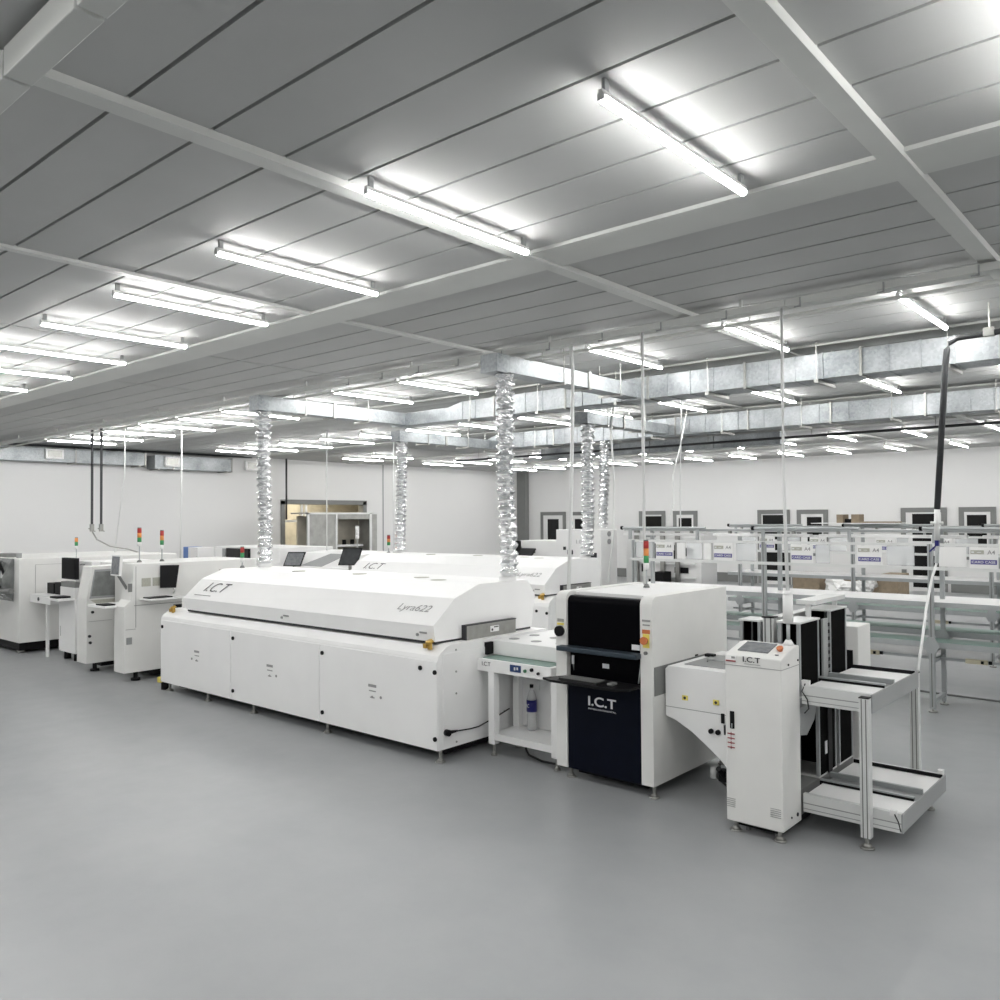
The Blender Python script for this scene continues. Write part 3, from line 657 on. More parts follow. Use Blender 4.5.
for xx in (-2.84, -2.785): B().cyl((xx, 5.58, .54), (xx, 5.6, .54), .018, 14).build('lock', 'black', t, 'black lock')
B().box(-2.76, -2.735, 5.585, 5.6, .61, .68, .004).build('handle', 'black', t)
B().box(-2.74, -2.73, 5.59, 5.6, .53, .60).build('slot', 'ink', t)
B().box(-3.08, -3.03, 6.3, 6.36, .13, .62).build('support_post', 'white2', t)
B().box(-2.83, -2.76, 5.68, 5.75, .16, .24).cyl((-2.80, 5.7, .2), (-2.80, 5.62, .27), .02, 8).build('air_regulator', 'black', t, 'black air regulator')
B().cyl((-2.88, 5.7, .17), (-2.88, 5.7, .25), .022, 10).cyl((-2.72, 5.7, .14), (-2.72, 5.7, .2), .022, 10).build('filter_bowl', 'water', t)
for xx, yy in ((-3.05, 6.33), (-2.68, 5.66), (-2.68, 6.4)): foot(t, xx, yy, .62 if xx < -3 else .25, .04)
wire('power_cable', 'black cable on the floor under the transfer unit', 'cable', [(-3.1, 6.25, .1), (-3.0, 6.0, .08), (-2.9, 5.85, .11), (-2.7, 5.75, .06), (-2.58, 5.62, .012)], .010, 'cable')

# ------------------------------------------------------------------ magazine loader
t = T('magazine_loader', 'white magazine loader column with touch screen and aluminium frame table', 'machine', (-2.1, 5.9, 0))
prof = [(5.23, .07), (5.23, 1.175), (5.26, 1.185), (5.46, 1.235), (5.535, 1.235), (5.535, .07)]
b = B()
b2 = bmesh.new()
tmp = B().prism(prof, 'x', -2.55, -2.16, .008).build('cabinet', 'warm', t)
B().box(-2.552, -2.158, 5.227, 5.537, 1.106, 1.11).build('seam', 'inkg', t)
sl = Vector((0, .21, .05)).normalized()
def slp(x, f, h=0.003): return (x, 5.26 + .21 * f, 1.185 + .05 * f + h)
B().hull([slp(-2.49, .2, 0), slp(-2.28, .2, 0), slp(-2.28, .95, 0), slp(-2.49, .95, 0)], [slp(-2.49, .2, .008), slp(-2.28, .2, .008), slp(-2.28, .95, .008), slp(-2.49, .95, .008)]).build('touch_screen', 'screeng', t, 'grey touch screen')
B().cyl(slp(-2.22, .5), slp(-2.22, .47, .018), .016, 12).cyl(slp(-2.22, .47, .016), slp(-2.22, .44, .028), .022, 12).build('stop_button', 'orange', t, 'orange stop button')
B().cyl(slp(-2.21, .1), slp(-2.21, .1, .01), .013, 10).build('button', 'inkg', t)
text('I.C.T', 'lettering', 'ink', (-2.42, 5.228, 1.138), (1, 0, 0), (0, 0, 1), .035, t, width=.12, off=.012)
B().box(-2.41, -2.30, 5.226, 5.23, 1.124, 1.127).build('lettering', 'inkg', t)
st = B().box(-2.54, -2.47, 5.226, 5.23, 1.13, 1.172).build('sticker', 'white', t)
B().box(-2.54, -2.47, 5.224, 5.227, 1.13, 1.14).build('red_stripe', 'dred', st); B().box(-2.50, -2.475, 5.224, 5.227, 1.152, 1.166).build('print', 'inkg', st)
B().box(-2.515, -2.485, 5.222, 5.23, .685, .80, .002).build('door_handle', 'black', t)
B().box(-2.503, -2.497, 5.218, 5.224, .69, .72).build('keyhole', 'alu', t)
w = B()
for i in range(4): w.box(-2.535, -2.485, 5.226, 5.23, .555 + i * .03, .562 + i * .03); w.box(-2.512, -2.508, 5.226, 5.23, .548 + i * .03, .57 + i * .03)
w.build('warning_print', 'dred', t)
for xa, xb, za in ((-2.545, -2.485, .165), (-2.245, -2.175, .16)):
    v = B()
    for i in range(5): v.box(xa, xb, 5.226, 5.23, za + i * .013, za + i * .013 + .003)
    v.build('vent_slots', 'inkg', t)
sc_ = B()
for yy, zz, r in ((5.34, 1.13, .007), (5.50, 1.14, .007), (5.46, .13, .013), (5.36, .135, .007)): sc_.cyl((-2.16, yy, zz), (-2.154, yy, zz), r, 10)
sc_.build('screw', 'ink', t)
# inner shell and base
B().box(-2.5, -2.2, 5.3, 6.9, .03, .07).build('base_frame', 'black', t)  # black slab added as shade beneath the loader
B().box(-2.54, -2.2, 5.6, 6.68, .07, .24).build('base_tray', 'greyd', t)
B().prism([(5.585, .62), (5.585, .80), (5.9, .80), (5.84, .68), (5.7, .6)], 'x', -2.2, -2.18).build('side_plate', 'grey', t)
B().box(-2.54, -2.2, 5.6, 6.68, .80, .86).build('middle_deck', 'grey', t)
# rear cabinet
B().box(-2.5, -2.16, 6.72, 7.02, .07, 1.235, .006).build('rear_cabinet', 'warm', t)
B().box(-2.45, -2.2, 6.71, 6.72, .86, 1.05).build('rear_opening', 'black', t)
B().box(-2.42, -2.36, 6.71, 6.72, 1.17, 1.19).build('handle', 'ink', t)
# upper table
def deck(x0, x1, z0, zt):
    sr = B().box(x0, x1 - .01, 5.54, 5.575, z0, zt).build('side_rail', 'alu_w', t)
    B().box(x0, x1 - .01, 5.538, 5.54, z0 + .055, z0 + .061).box(x0, x1 - .01, 5.538, 5.54, z0 + .02, z0 + .024).build('rail_groove', 'inkg', sr)
    for ya, yb in ((5.575, 5.91), (6.13, 6.53)): B().box(x0, x1 - .01, ya, yb, z0 + .03, zt - .02).build('belt', 'white', t, 'white belt')
    B().box(x0, x1 - .01, 5.93, 6.12, z0 + .02, zt - .03).build('middle_channel', 'grey', t)
    for ya in (5.905, 6.10): B().box(x0 - .02, x1 - .03, ya, ya + .025, zt - .03, zt + .005).build('guide_rail', 'alu', t)
    B().box(x0 - .02, x1 - .03, 5.897, 5.904, zt - .035, zt - .005).build('guide_strip', 'black', t)
    B().box(x0, x1 - .01, 6.54, 6.552, zt - .02, zt + .005).build('guide_strip', 'black', t)
    B().box(x0, x1 - .01, 6.553, 6.59, z0, zt).build('side_rail', 'alu_w', t)
    B().box(x1 - .01, x1, 5.54, 6.6, z0, zt - .005).build('end_plate', 'grey', t, 'grey end plate')
deck(-2.15, -1.70, .845, .965)
deck(-2.15, -1.53, .13, .25)
B().box(-2.155, -2.105, 5.55, 5.58, .965, 1.0).build('sensor', 'white2', t)
B().box(-1.60, -1.56, 5.515, 5.54, .235, .27).build('sensor', 'white2', t)
B().box(-1.575, -1.54, 6.55, 6.60, .25, .28).build('sensor', 'white2', t)
B().tube([(-2.13, 5.55, .98), (-2.145, 5.53, .93), (-2.11, 5.53, .88), (-2.10, 5.53, .82), (-2.14, 5.56, .78)], .004, 6).build('sensor_cable', 'cable', t)
B().tube([(-1.57, 5.51, .25), (-1.545, 5.50, .21), (-1.535, 5.51, .15)], .004, 6).build('sensor_cable', 'cable', t)
for xx, yy in ((-1.735, 5.508), (-1.735, 6.63)):
    lg = B().box(xx - .03, xx + .03, yy - .028, yy + .028, .07, .945, .002).build('post', 'alu_w', t)
    for dx in (-.016, .010): B().box(xx + dx, xx + dx + .006, yy - .031, yy - .027, .07, .94).build('post_groove', 'greyd', lg)
    B().box(xx - .031, xx + .031, yy - .029, yy + .029, .944, .95).build('post_cap', 'black', lg)
    foot(t, xx, yy, .08, .045)
foot(t, -1.62, 6.52, .14, .035)
for xx, yy in ((-2.50, 5.27), (-2.2, 5.27), (-2.45, 6.9), (-2.2, 6.9)): foot(t, xx, yy, .08, .04)
for xx in (-2.44, -2.24): B().box(xx - .01, xx + .01, 5.31, 5.35, .0, .07).build('caster', 'greyd', t)
# elevator column with black cap and top beam
B().box(-2.52, -2.44, 5.78, 5.84, .24, 1.37).build('elevator_column', 'alu_w', t)
B().box(-2.507, -2.497, 5.777, 5.782, .24, 1.37).box(-2.465, -2.455, 5.777, 5.782, .24, 1.37).build('column_groove', 'greyd', t)
B().box(-2.525, -2.435, 5.772, 5.848, 1.37, 1.38).build('column_cap', 'black', t)
B().box(-2.50, -2.42, 5.86, 6.55, 1.33, 1.375).build('top_beam', 'alu_w', t)
B().box(-2.36, -2.22, 6.0, 6.62, 1.46, 1.49).box(-2.30, -2.27, 6.02, 6.05, .86, 1.46).box(-2.30, -2.27, 6.56, 6.59, .86, 1.46).build('top_bridge', 'alu_w', t)
B().box(-2.19, -2.175, 6.02, 6.12, .86, 1.36).build('rack_plate', 'grey', t)
rk = B()
for i in range(9): rk.box(-2.19, -2.172, 6.115, 6.145, .90 + i * .05, .925 + i * .05)
rk.build('rack_teeth', 'black', t)
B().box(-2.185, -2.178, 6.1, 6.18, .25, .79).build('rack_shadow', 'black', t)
# lower black guides
# magazines
def magazine(label, x0, x1, y0, y1, z0, z1, g):
    m = T('circuit_board_magazine', label, 'magazine', ((x0 + x1) / 2, (y0 + y1) / 2, z0), g)
    B().box(x0, x1, y0, y1, z0, z0 + .012).build('end_plate', 'alu_w', m, 'pale aluminium plate')
    B().box(x0 - .01, x1 + .006, y0 - .006, y1 + .006, z1 - .012, z1).build('end_plate', 'alu_w', m, 'pale aluminium plate')
    B().box(x1 - .012, x1 - .002, y0 + .03, y1 - .03, z0 + .012, z1 - .012).box(x0 + .002, x0 + .012, y0 + .03, y1 - .03, z0 + .012, z1 - .012).box(x0 + .02, x1 - .02, y1 - .02, y1 - .012, z0 + .012, z1 - .012).build('slotted_wall', 'mesh', m, 'black slotted wall')
    for xx in (x0, x1 - .022):
        for yy in (y0, y1 - .022): B().box(xx, xx + .022, yy, yy + .022, z0 + .012, z1 - .012).build('corner_post', 'alu', m)
    return m
g = 'black magazines in the loader'
magazine('black circuit board magazine right behind the loader column, upper deck', -2.34, -2.19, 5.62, 5.98, .862, 1.375, g)
magazine('black circuit board magazine near the rear cabinet, upper deck', -2.36, -2.19, 6.2, 6.55, .862, 1.41, g)
magazine('black circuit board magazine on the left behind the loader touch screen', -2.76, -2.60, 5.92, 6.12, .985, 1.33, g)
lowm = magazine('black circuit board magazine with a white label on the lower deck', -2.47, -2.19, 5.95, 6.3, .242, .795, g)
B().box(-2.19, -2.186, 6.06, 6.17, .39, .48).build('label_sheet', 'wtext', lowm, 'white label')
magazine('black circuit board magazine at the back of the lower deck', -2.47, -2.19, 6.36, 6.66, .242, .795, g)
tl = T('signal_lamp', 'white signal lamp on a short pole on the loader column', 'signal lamp', (-2.22, 5.5, 1.235))
B().cyl((-2.22, 5.5, 1.235), (-2.22, 5.5, 1.27), .04, 16, r2=.018).build('base', 'white2', tl)
B().cyl((-2.22, 5.5, 1.27), (-2.22, 5.5, 1.38), .012, 10).build('pole', 'alu', tl)
B().cyl((-2.22, 5.5, 1.38), (-2.22, 5.5, 1.57), .033, 16).build('lens', 'acrylw', tl)
B().cyl((-2.22, 5.5, 1.57), (-2.22, 5.5, 1.6), .033, 16, r2=.02).build('cap', 'white', tl)

# ------------------------------------------------------------------ assembly workbenches
def make_bench(label):
    t = T('assembly_bench', label, 'workbench', (-3, 10, 0))
    XL, XR = -6.3, 3.0
    px_ = [-6.05, -4.22, -2.37, -.5, 1.35]
    yf, yr = 9.74, 10.22
    for x in px_:
        p_ = B().box(x - .025, x + .025, yf - .025, yf + .025, .04, 1.79).build('post', 'alu', t)
        B().box(x - .006, x + .006, yf - .028, yf - .024, .06, 1.79).build('post_groove', 'greyd', p_)
        B().box(x - .022, x + .022, yr - .022, yr + .022, .04, 1.12).build('post', 'alu', t)
        B().box(x - .022, x + .022, yr - .022, yr + .022, 1.17, 1.96).build('post', 'alu', t)
        B().cyl((x, yf, 0), (x, yf, .015), .045, 12).cyl((x, yf, .01), (x, yf, .06), .012, 6).build('foot', 'steel', t)
        B().cyl((x, yr, 0), (x, yr, .015), .045, 12).cyl((x, yr, .01), (x, yr, .06), .012, 6).build('foot', 'steel', t)
        B().box(x - .018, x + .018, yf + .025, yr - .022, .1, .14).box(x - .018, x + .018, yf + .025, yr - .022, .52, .56).build('cross_tie', 'alu', t)
        B().prism([(x - .085, .71), (x - .03, .80), (x + .03, .80), (x + .085, .71), (x + .04, .63), (x - .04, .63)], 'y', yf - .035, yf - .026).build('gusset', 'alu', t)
        B().prism([(x - .07, .75), (x - .025, .83), (x + .025, .83), (x + .07, .75), (x + .03, .69), (x - .03, .69)], 'y', yr - .033, yr - .024).build('gusset', 'alu', t)
    for y0, y1, zt in ((9.80, 10.17, .735), (10.30, 10.72, .80)):
        f = B().box(XL, XR, y0, y0 + .02, zt - .06, zt).box(XL, XR, y1 - .02, y1, zt - .06, zt).build('conveyor_frame', 'alu', t)
        B().box(XL, XR, y0 + .02, y1 - .02, zt - .03, zt + .004).build('belt', 'belt', f, 'green belt')
        for x in px_: B().box(x - .02, x + .02, (yr + .02 if y0 > 10 else yf + .02), (y1 if y0 > 10 else yr - .02), zt - .1, zt - .06).build('belt_bracket', 'alu', f)
    B().box(XL, XR, 9.82, 10.63, 1.125, 1.165, .004).build('shelf_board', 'white', t, 'white shelf board')
    B().box(XL, XR, 9.80, 9.82, 1.115, 1.165).build('shelf_edge', 'alu', t)
    B().box(XL, XR, 9.99, 10.02, .525, .555).build('power_rail', 'alu', t)
    for x in (-5.1, -3.05, -1.97, -.2):
        s_ = B().box(x - .13, x + .08, 9.95, 9.98, .52, .57, .004).build('socket_strip', 'beige', t, 'beige socket strip')
        B().box(x + .02, x + .045, 9.93, 9.952, .53, .56).box(x + .09, x + .12, 9.94, 9.97, .53, .565).build('plug', 'black', s_)
    B().box(XL + .2, XR, yf - .02, yf + .02, 1.77, 1.80).build('upper_rail', 'alu_w', t)
    B().box(XL + .2, XR, yf - .045, yf - .025, 1.515, 1.55).build('lower_rail', 'alu_w', t)
    B().box(XL, XR, yr - .02, yr + .02, 1.90, 1.94).build('top_rail', 'alu_w', t)
    for a, c in ((-6.3, -5.06), (-4.95, -3.7), (-3.6, -2.04), (-1.9, -.6), (-.5, .8)):
        B().box(a, c, 9.86, 9.95, 1.85, 1.885, .006).build('lamp_bar', 'white', t, 'white lamp bar')
        B().box(a + .2, a + .23, 9.88, 9.93, 1.885, 1.92).box(c - .23, c - .2, 9.88, 9.93, 1.885, 1.92).build('lamp_hanger', 'steel', t)
    for a, c in ((-6.24, -5.0), (-4.35, -3.1), (-2.45, -1.5), (-.6, .6)):
        B().cyl((a, 9.76, 1.955), (c, 9.76, 1.955), .017, 8).build('air_tube', 'alu', t)
        B().cyl((a - .03, 9.76, 1.955), (a, 9.76, 1.955), .026, 10).build('tube_cap', 'black', t)
        B().box(a + .1, a + .13, 9.74, 9.78, 1.80, 1.94).box(c - .13, c - .1, 9.74, 9.78, 1.80, 1.94).build('tube_bracket', 'alu', t)
    B().box(XL, XR, 9.885, 9.925, 1.915, 1.94).build('lamp_rail', 'alu', t)
    B().box(XL + .1, XR, 9.93, 10.2, 1.925, 1.93).build('cable_tray', 'alu_w', t)
    for a, c, m in ((-5.38, -5.26, 'acrylw'), (-5.24, -5.02, 'acryl'), (-5.0, -4.9, 'acrylw'), (-4.56, -4.30, 'acryl'), (-3.58, -3.42, 'acryl'), (-2.80, -2.52, 'acryl'), (-2.28, -2.02, 'acrylw'), (-1.6, -1.3, 'acryl'), (-6.0, -5.75, 'acryl')):
        B().box(a, c, 9.703, 9.712, 1.555, 1.765).build('acrylic_panel', m, t)
        B().box(a, c, 9.712, 9.716, 1.553, 1.558).box(a, c, 9.712, 9.716, 1.762, 1.767).box(a, a + .004, 9.712, 9.716, 1.553, 1.767).build('panel_edge', 'inkg', t)
    return t
bench = make_bench('long aluminium assembly bench with green belts, nearest of two')
bench2 = dup(bench, (-.06, 3.4, 0), 'long aluminium assembly bench with green belts, farther of two')
SX = [-5.69, -4.86, -3.87, -3.11, -1.99]
proto = None
pos = ['leftmost', 'second from the left', 'third from the left', 'fourth from the left', 'rightmost']
for row in (0, 1):
    for i, x in enumerate(SX):
        lab = 'white A4 card holder with purple band on the %s bench, %s' % (('near', 'far')[row], pos[i]); g = 'A4 card holders on the %s bench' % (('near', 'far')[row])
        if proto is None:
            proto = T('card_holder', lab, 'sign', (x, 9.7, 1.55), g)
            B().box(x, x + .262, 9.692, 9.703, 1.548, 1.768, .002).build('panel', 'acrylw', proto)
            lb = B().box(x + .012, x + .135, 9.689, 9.692, 1.695, 1.735).build('label_block', 'taupe', proto)
            B().box(x + .02, x + .045, 9.687, 9.689, 1.708, 1.722).box(x + .07, x + .11, 9.687, 9.689, 1.712, 1.718).build('label_print', 'wtext', lb)
            bd = B().box(x + .012, x + .25, 9.689, 9.692, 1.59, 1.638).build('band', 'purple', proto, 'purple band')
            text('CARD CASE', 'lettering', 'wtext', (x + .022, 9.688, 1.602), (1, 0, 0), (0, 0, 1), .024, bd, width=.215, off=.01)
            text('A4', 'lettering', 'inkg', (x + .165, 9.690, 1.695), (1, 0, 0), (0, 0, 1), .042, proto, width=.07, off=.01)
            proto['x0'] = x
        else:
            dup(proto, (x - SX[0] - (.06 if row else 0), 3.4 if row else 0, 0), lab, g)
# bits on the far bench
tag(B().box(-4.52, -4.42, 13.15, 13.4, 1.99, 2.12).build('carton', 'card'), 'small brown carton on top of the far bench, left of two', 'box', 'small cartons on the far bench')
tag(B().box(-4.30, -4.19, 13.15, 13.4, 1.99, 2.12).build('carton', 'card'), 'small brown carton on top of the far bench, right of two', 'box', 'small cartons on the far bench')
tag(B().box(-4.41, -4.31, 13.2, 13.3, 1.99, 2.05).build('power_adapter', 'black'), 'black block between two small cartons on the far bench', 'adapter')
tag(B().box(-4.17, -3.64, 13.1, 13.4, 1.99, 2.01).build('flat_carton', 'card'), 'flat brown sheet lying on top of the far bench', 'cardboard sheet')
tag(B().box(-4.9, -3.6, 13.1, 13.5, 1.977, 1.99).build('top_board', 'white2'), 'pale board on top of the far bench carrying the small cartons', 'board')
tag(B().box(-7.64, -7.44, 12.9, 13.2, 0, 1.13).build('equipment_box', 'black'), 'black equipment box standing left of the far bench', 'box')
# pallets of cartons and film behind
def film(name, label, pts):
    b = B(); rnd = random.Random(3)
    for (x, y, z, sx, sy, sz) in pts:
        b2 = bmesh.new(); bmesh.ops.create_icosphere(b2, subdivisions=3, radius=1)
        for v in b2.verts:
            k = 1 + rnd.uniform(-.22, .22); v.co = Vector((x + v.co.x * sx * k, y + v.co.y * sy * k, max(.02, z + v.co.z * sz * k)))
        b._merge(b2)
    return tag(b.build(name, 'wrap'), label, 'plastic film')
tag(B().box(-9.05, -8.32, 22.8, 23.6, 0, .53).build('carton', 'card'), 'large brown carton on the floor, leftmost behind the benches', 'box')
tag(B().box(-8.1, -7.0, 23.6, 24.3, 0, .46).build('carton', 'card'), 'open brown carton behind the heap of white film', 'box')
tag(B().box(-6.78, -6.32, 22.8, 23.8, 0, .57).build('carton', 'card'), 'brown carton on the floor right of the white film', 'box')
film('plastic_film', 'heap of crumpled white plastic film on the floor behind the benches', [(-7.75, 22.9, .16, .4, .3, .2), (-7.3, 22.9, .17, .3, .25, .2), (-7.95, 22.9, .30, .22, .2, .2), (-7.05, 22.9, .30, .2, .15, .18)])
wire('floor_cable', 'thin dark cable lying on the floor along the near bench', 'cable', [(-3.6, 10.95, .012), (-2.6, 10.75, .012), (-1.5, 10.7, .012), (0, 10.65, .012), (3, 10.6, .012)], .012, 'greyd')

# ------------------------------------------------------------------ tall cabinets behind the second oven
t = T('white_cabinet_machine', 'tall plain white machine cabinet behind the second oven', 'machine', (-9, 12.8, 0))
B().box(-9.47, -8.46, 12.5, 13.03, .05, 1.88, .01).build('cabinet', 'white2', t)
B().box(-9.3, -9.24, 12.49, 12.5, 1.5, 1.56).box(-9.2, -9.08, 12.485, 12.5, 1.42, 1.5).box(-8.75, -8.55, 12.49, 12.5, 1.36, 1.46).build('control_panel', 'ink', t)
text('I.C.T', 'lettering', 'inkg', (-9.0, 12.497, 1.62), (1, 0, 0), (0, 0, 1), .07, t, width=.25)
B().cyl((-8.455, 12.75, 1.66), (-8.44, 12.75, 1.66), .05, 12).cyl((-8.455, 12.75, 1.80), (-8.44, 12.75, 1.80), .05, 12).build('side_port', 'inkg', t)
B().box(-9.4, -8.5, 12.55, 13.0, 0, .05).build('plinth', 'black', t)
t = T('low_cabinet_machine', 'lower pale machine with a black screen left of the tall cabinet', 'machine', (-10, 12.9, 0))
B().box(-10.45, -9.49, 12.6, 13.4, .05, 1.66, .01).build('cabinet', 'white2', t)
B().box(-10.5, -10.28, 12.42, 12.45, 1.4, 1.66, .004).build('monitor', 'black', t)
B().box(-10.42, -10.38, 12.45, 12.6, 1.5, 1.54).build('monitor_arm', 'steel', t)
B().prism([(12.3, 1.4), (12.42, 1.52), (12.44, 1.5), (12.32, 1.38)], 'x', -10.25, -9.9).box(-10.1, -10.05, 12.38, 12.6, 1.42, 1.45).build('keyboard', 'black', t)
B().box(-10.4, -9.5, 12.65, 13.3, 0, .05).build('plinth', 'black', t)
t = T('test_rack', 'tall pale test rack with black screens at the left end of the benches', 'machine', (-7.6, 13.4, 0))
B().box(-8.44, -6.9, 13.3, 13.9, .05, 1.85, .008).build('cabinet', 'white2', t)
for q in ((-8.05, -7.78, 1.35, 1.62), (-7.42, -7.27, 1.35, 1.60), (-7.42, -7.15, 1.1, 1.2), (-8.1, -8.06, 1.1, 1.25)): B().box(q[0], q[1], 13.285, 13.3, q[2], q[3]).build('screen', 'black', t)
B().box(-8.05, -7.8, 13.28, 13.3, 1.66, 1.78).build('panel_plate', 'grey', t)
for zz in (1.0, 1.25, 1.7): B().box(-8.3, -7.0, 13.26, 13.3, zz, zz + .03).build('shelf_rail', 'alu_w', t)
for xx in (-7.66, -7.36, -8.2): B().box(xx, xx + .07, 13.2, 13.26, 0, 1.86).build('rack_post', 'steel', t)
for xx, za, zb in ((-7.95, .85, .97), (-7.2, 1.4, 1.55), (-7.58, 1.3, 1.5)): B().box(xx, xx + .16, 13.28, 13.3, za, zb).build('screen', 'black', t)
B().box(-8.4, -7.0, 13.35, 13.8, 0, .05).build('plinth', 'black', t)
tower_lamp('small signal lamp on the left edge of the tall plain white cabinet', -9.41, 12.9, 1.88, 1.9, .28, .03)

# ------------------------------------------------------------------ line of machines on the left
def monitor(parent, x0, x1, y, z0, z1, tilt=0., m='screen', frame='black', th=.03):
    d = tilt
    f = B().hull([(x0, y - th, z0), (x1, y - th, z0), (x1, y, z0), (x0, y, z0)], [(x0, y - th + d, z1), (x1, y - th + d, z1), (x1, y + d, z1), (x0, y + d, z1)]).build('monitor', frame, parent)
    e = .018; h = z1 - z0
    B().hull([(x0 + e, y - th - .004 + d * e / h, z0 + e), (x1 - e, y - th - .004 + d * e / h, z0 + e), (x1 - e, y - th + .01 + d * e / h, z0 + e), (x0 + e, y - th + .01 + d * e / h, z0 + e)],
             [(x0 + e, y - th - .004 + d * (1 - e / h), z1 - e), (x1 - e, y - th - .004 + d * (1 - e / h), z1 - e), (x1 - e, y - th + .01 + d, z1 - e), (x0 + e, y - th + .01 + d, z1 - e)]).build('screen', m, f)
    return f
# machine C : placement machine next to the oven
t = T('placement_machine', 'long white placement machine left of the nearest oven, screen on its side', 'machine', (-11.1, 5.9, 0))
B().box(-11.86, -10.76, 5.32, 6.9, .12, 1.53, .008).build('cabinet', 'warm', t)
B().prism([(4.95, .12), (4.95, .98), (5.04, 1.06), (5.08, 1.53), (5.33, 1.53), (5.33, .12)], 'x', -11.05, -10.76, .004).build('front_column', 'warm', t)
B().box(-10.76, -10.755, 5.08, 6.95, .985, .992).box(-10.76, -10.755, 5.1, 5.105, .7, 1.5).box(-10.76, -10.755, 4.97, 5.1, .68, .686).build('seam', 'inkg', t)
for a in (5.18, 5.33): B().box(-10.76, -10.752, a, a + .12, 1.23, 1.34).build('vent_grille', 'taupe', t)
B().box(-10.76, -10.752, 6.3, 6.5, 1.28, 1.4).build('vent_grille', 'taupe', t)
B().box(-10.76, -10.75, 5.0, 5.05, 1.17, 1.28).build('switch_plate', 'greyd', t)
B().box(-10.76, -10.75, 4.98, 5.05, .49, .58).build('switch_plate', 'grey', t)
B().box(-11.50, -10.98, 4.80, 5.32, .955, .985, .004).build('keyboard_shelf', 'white', t)
B().box(-11.3, -11.05, 4.82, 4.98, .985, 1.0).build('keyboard', 'black', t)
B().box(-11.16, -11.06, 5.0, 5.12, .70, .955).build('shelf_bracket', 'black', t)
monitor(t, -11.09, -10.84, 4.95, 1.38, 1.65, .02, 'screeng', 'white2')
B().cyl((-10.95, 4.95, 1.4), (-10.92, 5.06, 1.2), .02, 8).build('monitor_arm', 'greyd', t)
mm = B().hull([(-10.70, 5.40, 1.20), (-10.58, 5.56, 1.20), (-10.60, 5.575, 1.20), (-10.72, 5.415, 1.20)], [(-10.74, 5.42, 1.50), (-10.61, 5.62, 1.50), (-10.63, 5.635, 1.50), (-10.76, 5.435, 1.50)]).build('side_monitor', 'black', t)
B().tube([(-10.66, 5.51, 1.3), (-10.67, 5.6, 1.15), (-10.75, 5.62, 1.12)], .015, 6).build('monitor_arm', 'white2', t)
B().box(-10.76, -10.45, 5.15, 5.7, 1.06, 1.08, .003).build('side_shelf', 'white2', t)
B().box(-10.72, -10.55, 5.18, 5.5, 1.08, 1.095).build('keyboard', 'black', t)
B().box(-10.76, -10.70, 5.62, 5.8, .9, .96).box(-10.75, -10.66, 5.9, 6.0, .93, .99).build('sensor_block', 'black', t)
for xx, yy in ((-10.86, 5.15), (-11.76, 5.45), (-10.9, 6.8)): B().cyl((xx, yy, 0), (xx, yy, .03), .06, 12).cyl((xx, yy, .02), (xx, yy, .12), .03, 8).build('foot', 'black', t)
B().box(-11.8, -10.85, 5.4, 6.85, .03, .12).build('base_frame', 'black', t)
tower_lamp('red, amber and green signal lamp left on the placement machine', -11.2, 5.36, 1.53, 1.75, .25, .028)
tower_lamp('red, amber and green signal lamp right on the placement machine', -11.2, 5.68, 1.53, 1.70, .26, .026)
# machine B : printer with smoked window
t = T('stencil_printer', 'white printer machine with a slanted smoked side window', 'machine', (-12.3, 5.8, 0))
B().prism([(4.95, .12), (4.95, 1.02), (5.03, 1.46), (6.6, 1.50), (6.6, .12)], 'x', -12.21, -11.9, .006).build('cabinet', 'warm', t)
B().box(-12.86, -12.22, 5.55, 6.6, .12, 1.48, .006).build('rear_cabinet', 'warm', t)
B().prism([(4.99, 1.02), (5.06, 1.42), (5.42, 1.42), (5.36, 1.02)], 'x', -11.9, -11.89).build('window_frame', 'grey', t)
B().prism([(5.01, 1.05), (5.07, 1.39), (5.40, 1.39), (5.34, 1.05)], 'x', -11.892, -11.884).build('window', 'smoke', t, 'smoked window')
B().prism([(5.0, 1.0), (5.36, 1.0), (5.36, .93), (5.2, .86)], 'x', -11.9, -11.893).build('lower_flap', 'taupe', t)
B().box(-11.9, -11.893, 4.98, 5.3, .70, .704).build('seam', 'inkg', t)
for yy, zz in ((5.03, .83), (4.99, .5), (5.0, .41)): B().cyl((-11.9, yy, zz), (-11.88, yy, zz), .02, 8).build('lock', 'ink', t)
for xx, yy in ((-11.98, 5.1), (-12.7, 5.7), (-11.98, 6.4)): B().cyl((xx, yy, 0), (xx, yy, .03), .06, 12).cyl((xx, yy, .02), (xx, yy, .12), .03, 8).build('foot', 'black', t)
B().box(-12.2, -12.0, 5.2, 6.5, .05, .12).build('base_frame', 'black', t)
B().box(-12.0, -11.95, 4.9, 4.95, 1.49, 1.49 + .01).build('top_clip', 'ink', t)
# machine D
t = T('white_feeder_machine', 'narrow white feeder machine with a dark monitor and front keyboard', 'machine', (-13.2, 5.7, 0))
B().box(-13.51, -12.92, 5.21, 6.4, .12, .94, .006).box(-13.51, -12.92, 5.45, 6.4, .94, 1.48, .006).build('cabinet', 'white', t)
monitor(t, -13.49, -13.0, 5.3, 1.22, 1.54, 0, 'blackg', 'black', .06)
B().box(-13.46, -12.95, 5.22, 5.32, 1.10, 1.18, .006).build('keyboard_drawer', 'greyd', t)
B().box(-13.47, -12.95, 5.215, 5.45, .94, 1.1).build('console', 'white2', t)
B().box(-13.3, -13.05, 5.0, 5.2, .95, .975).build('keyboard', 'black', t)
B().box(-13.5, -12.95, 4.98, 5.22, .915, .95, .004).build('front_shelf', 'white2', t)
B().box(-13.44, -13.435, 5.205, 5.21, .35, .5).build('vent_slots', 'inkg', t)
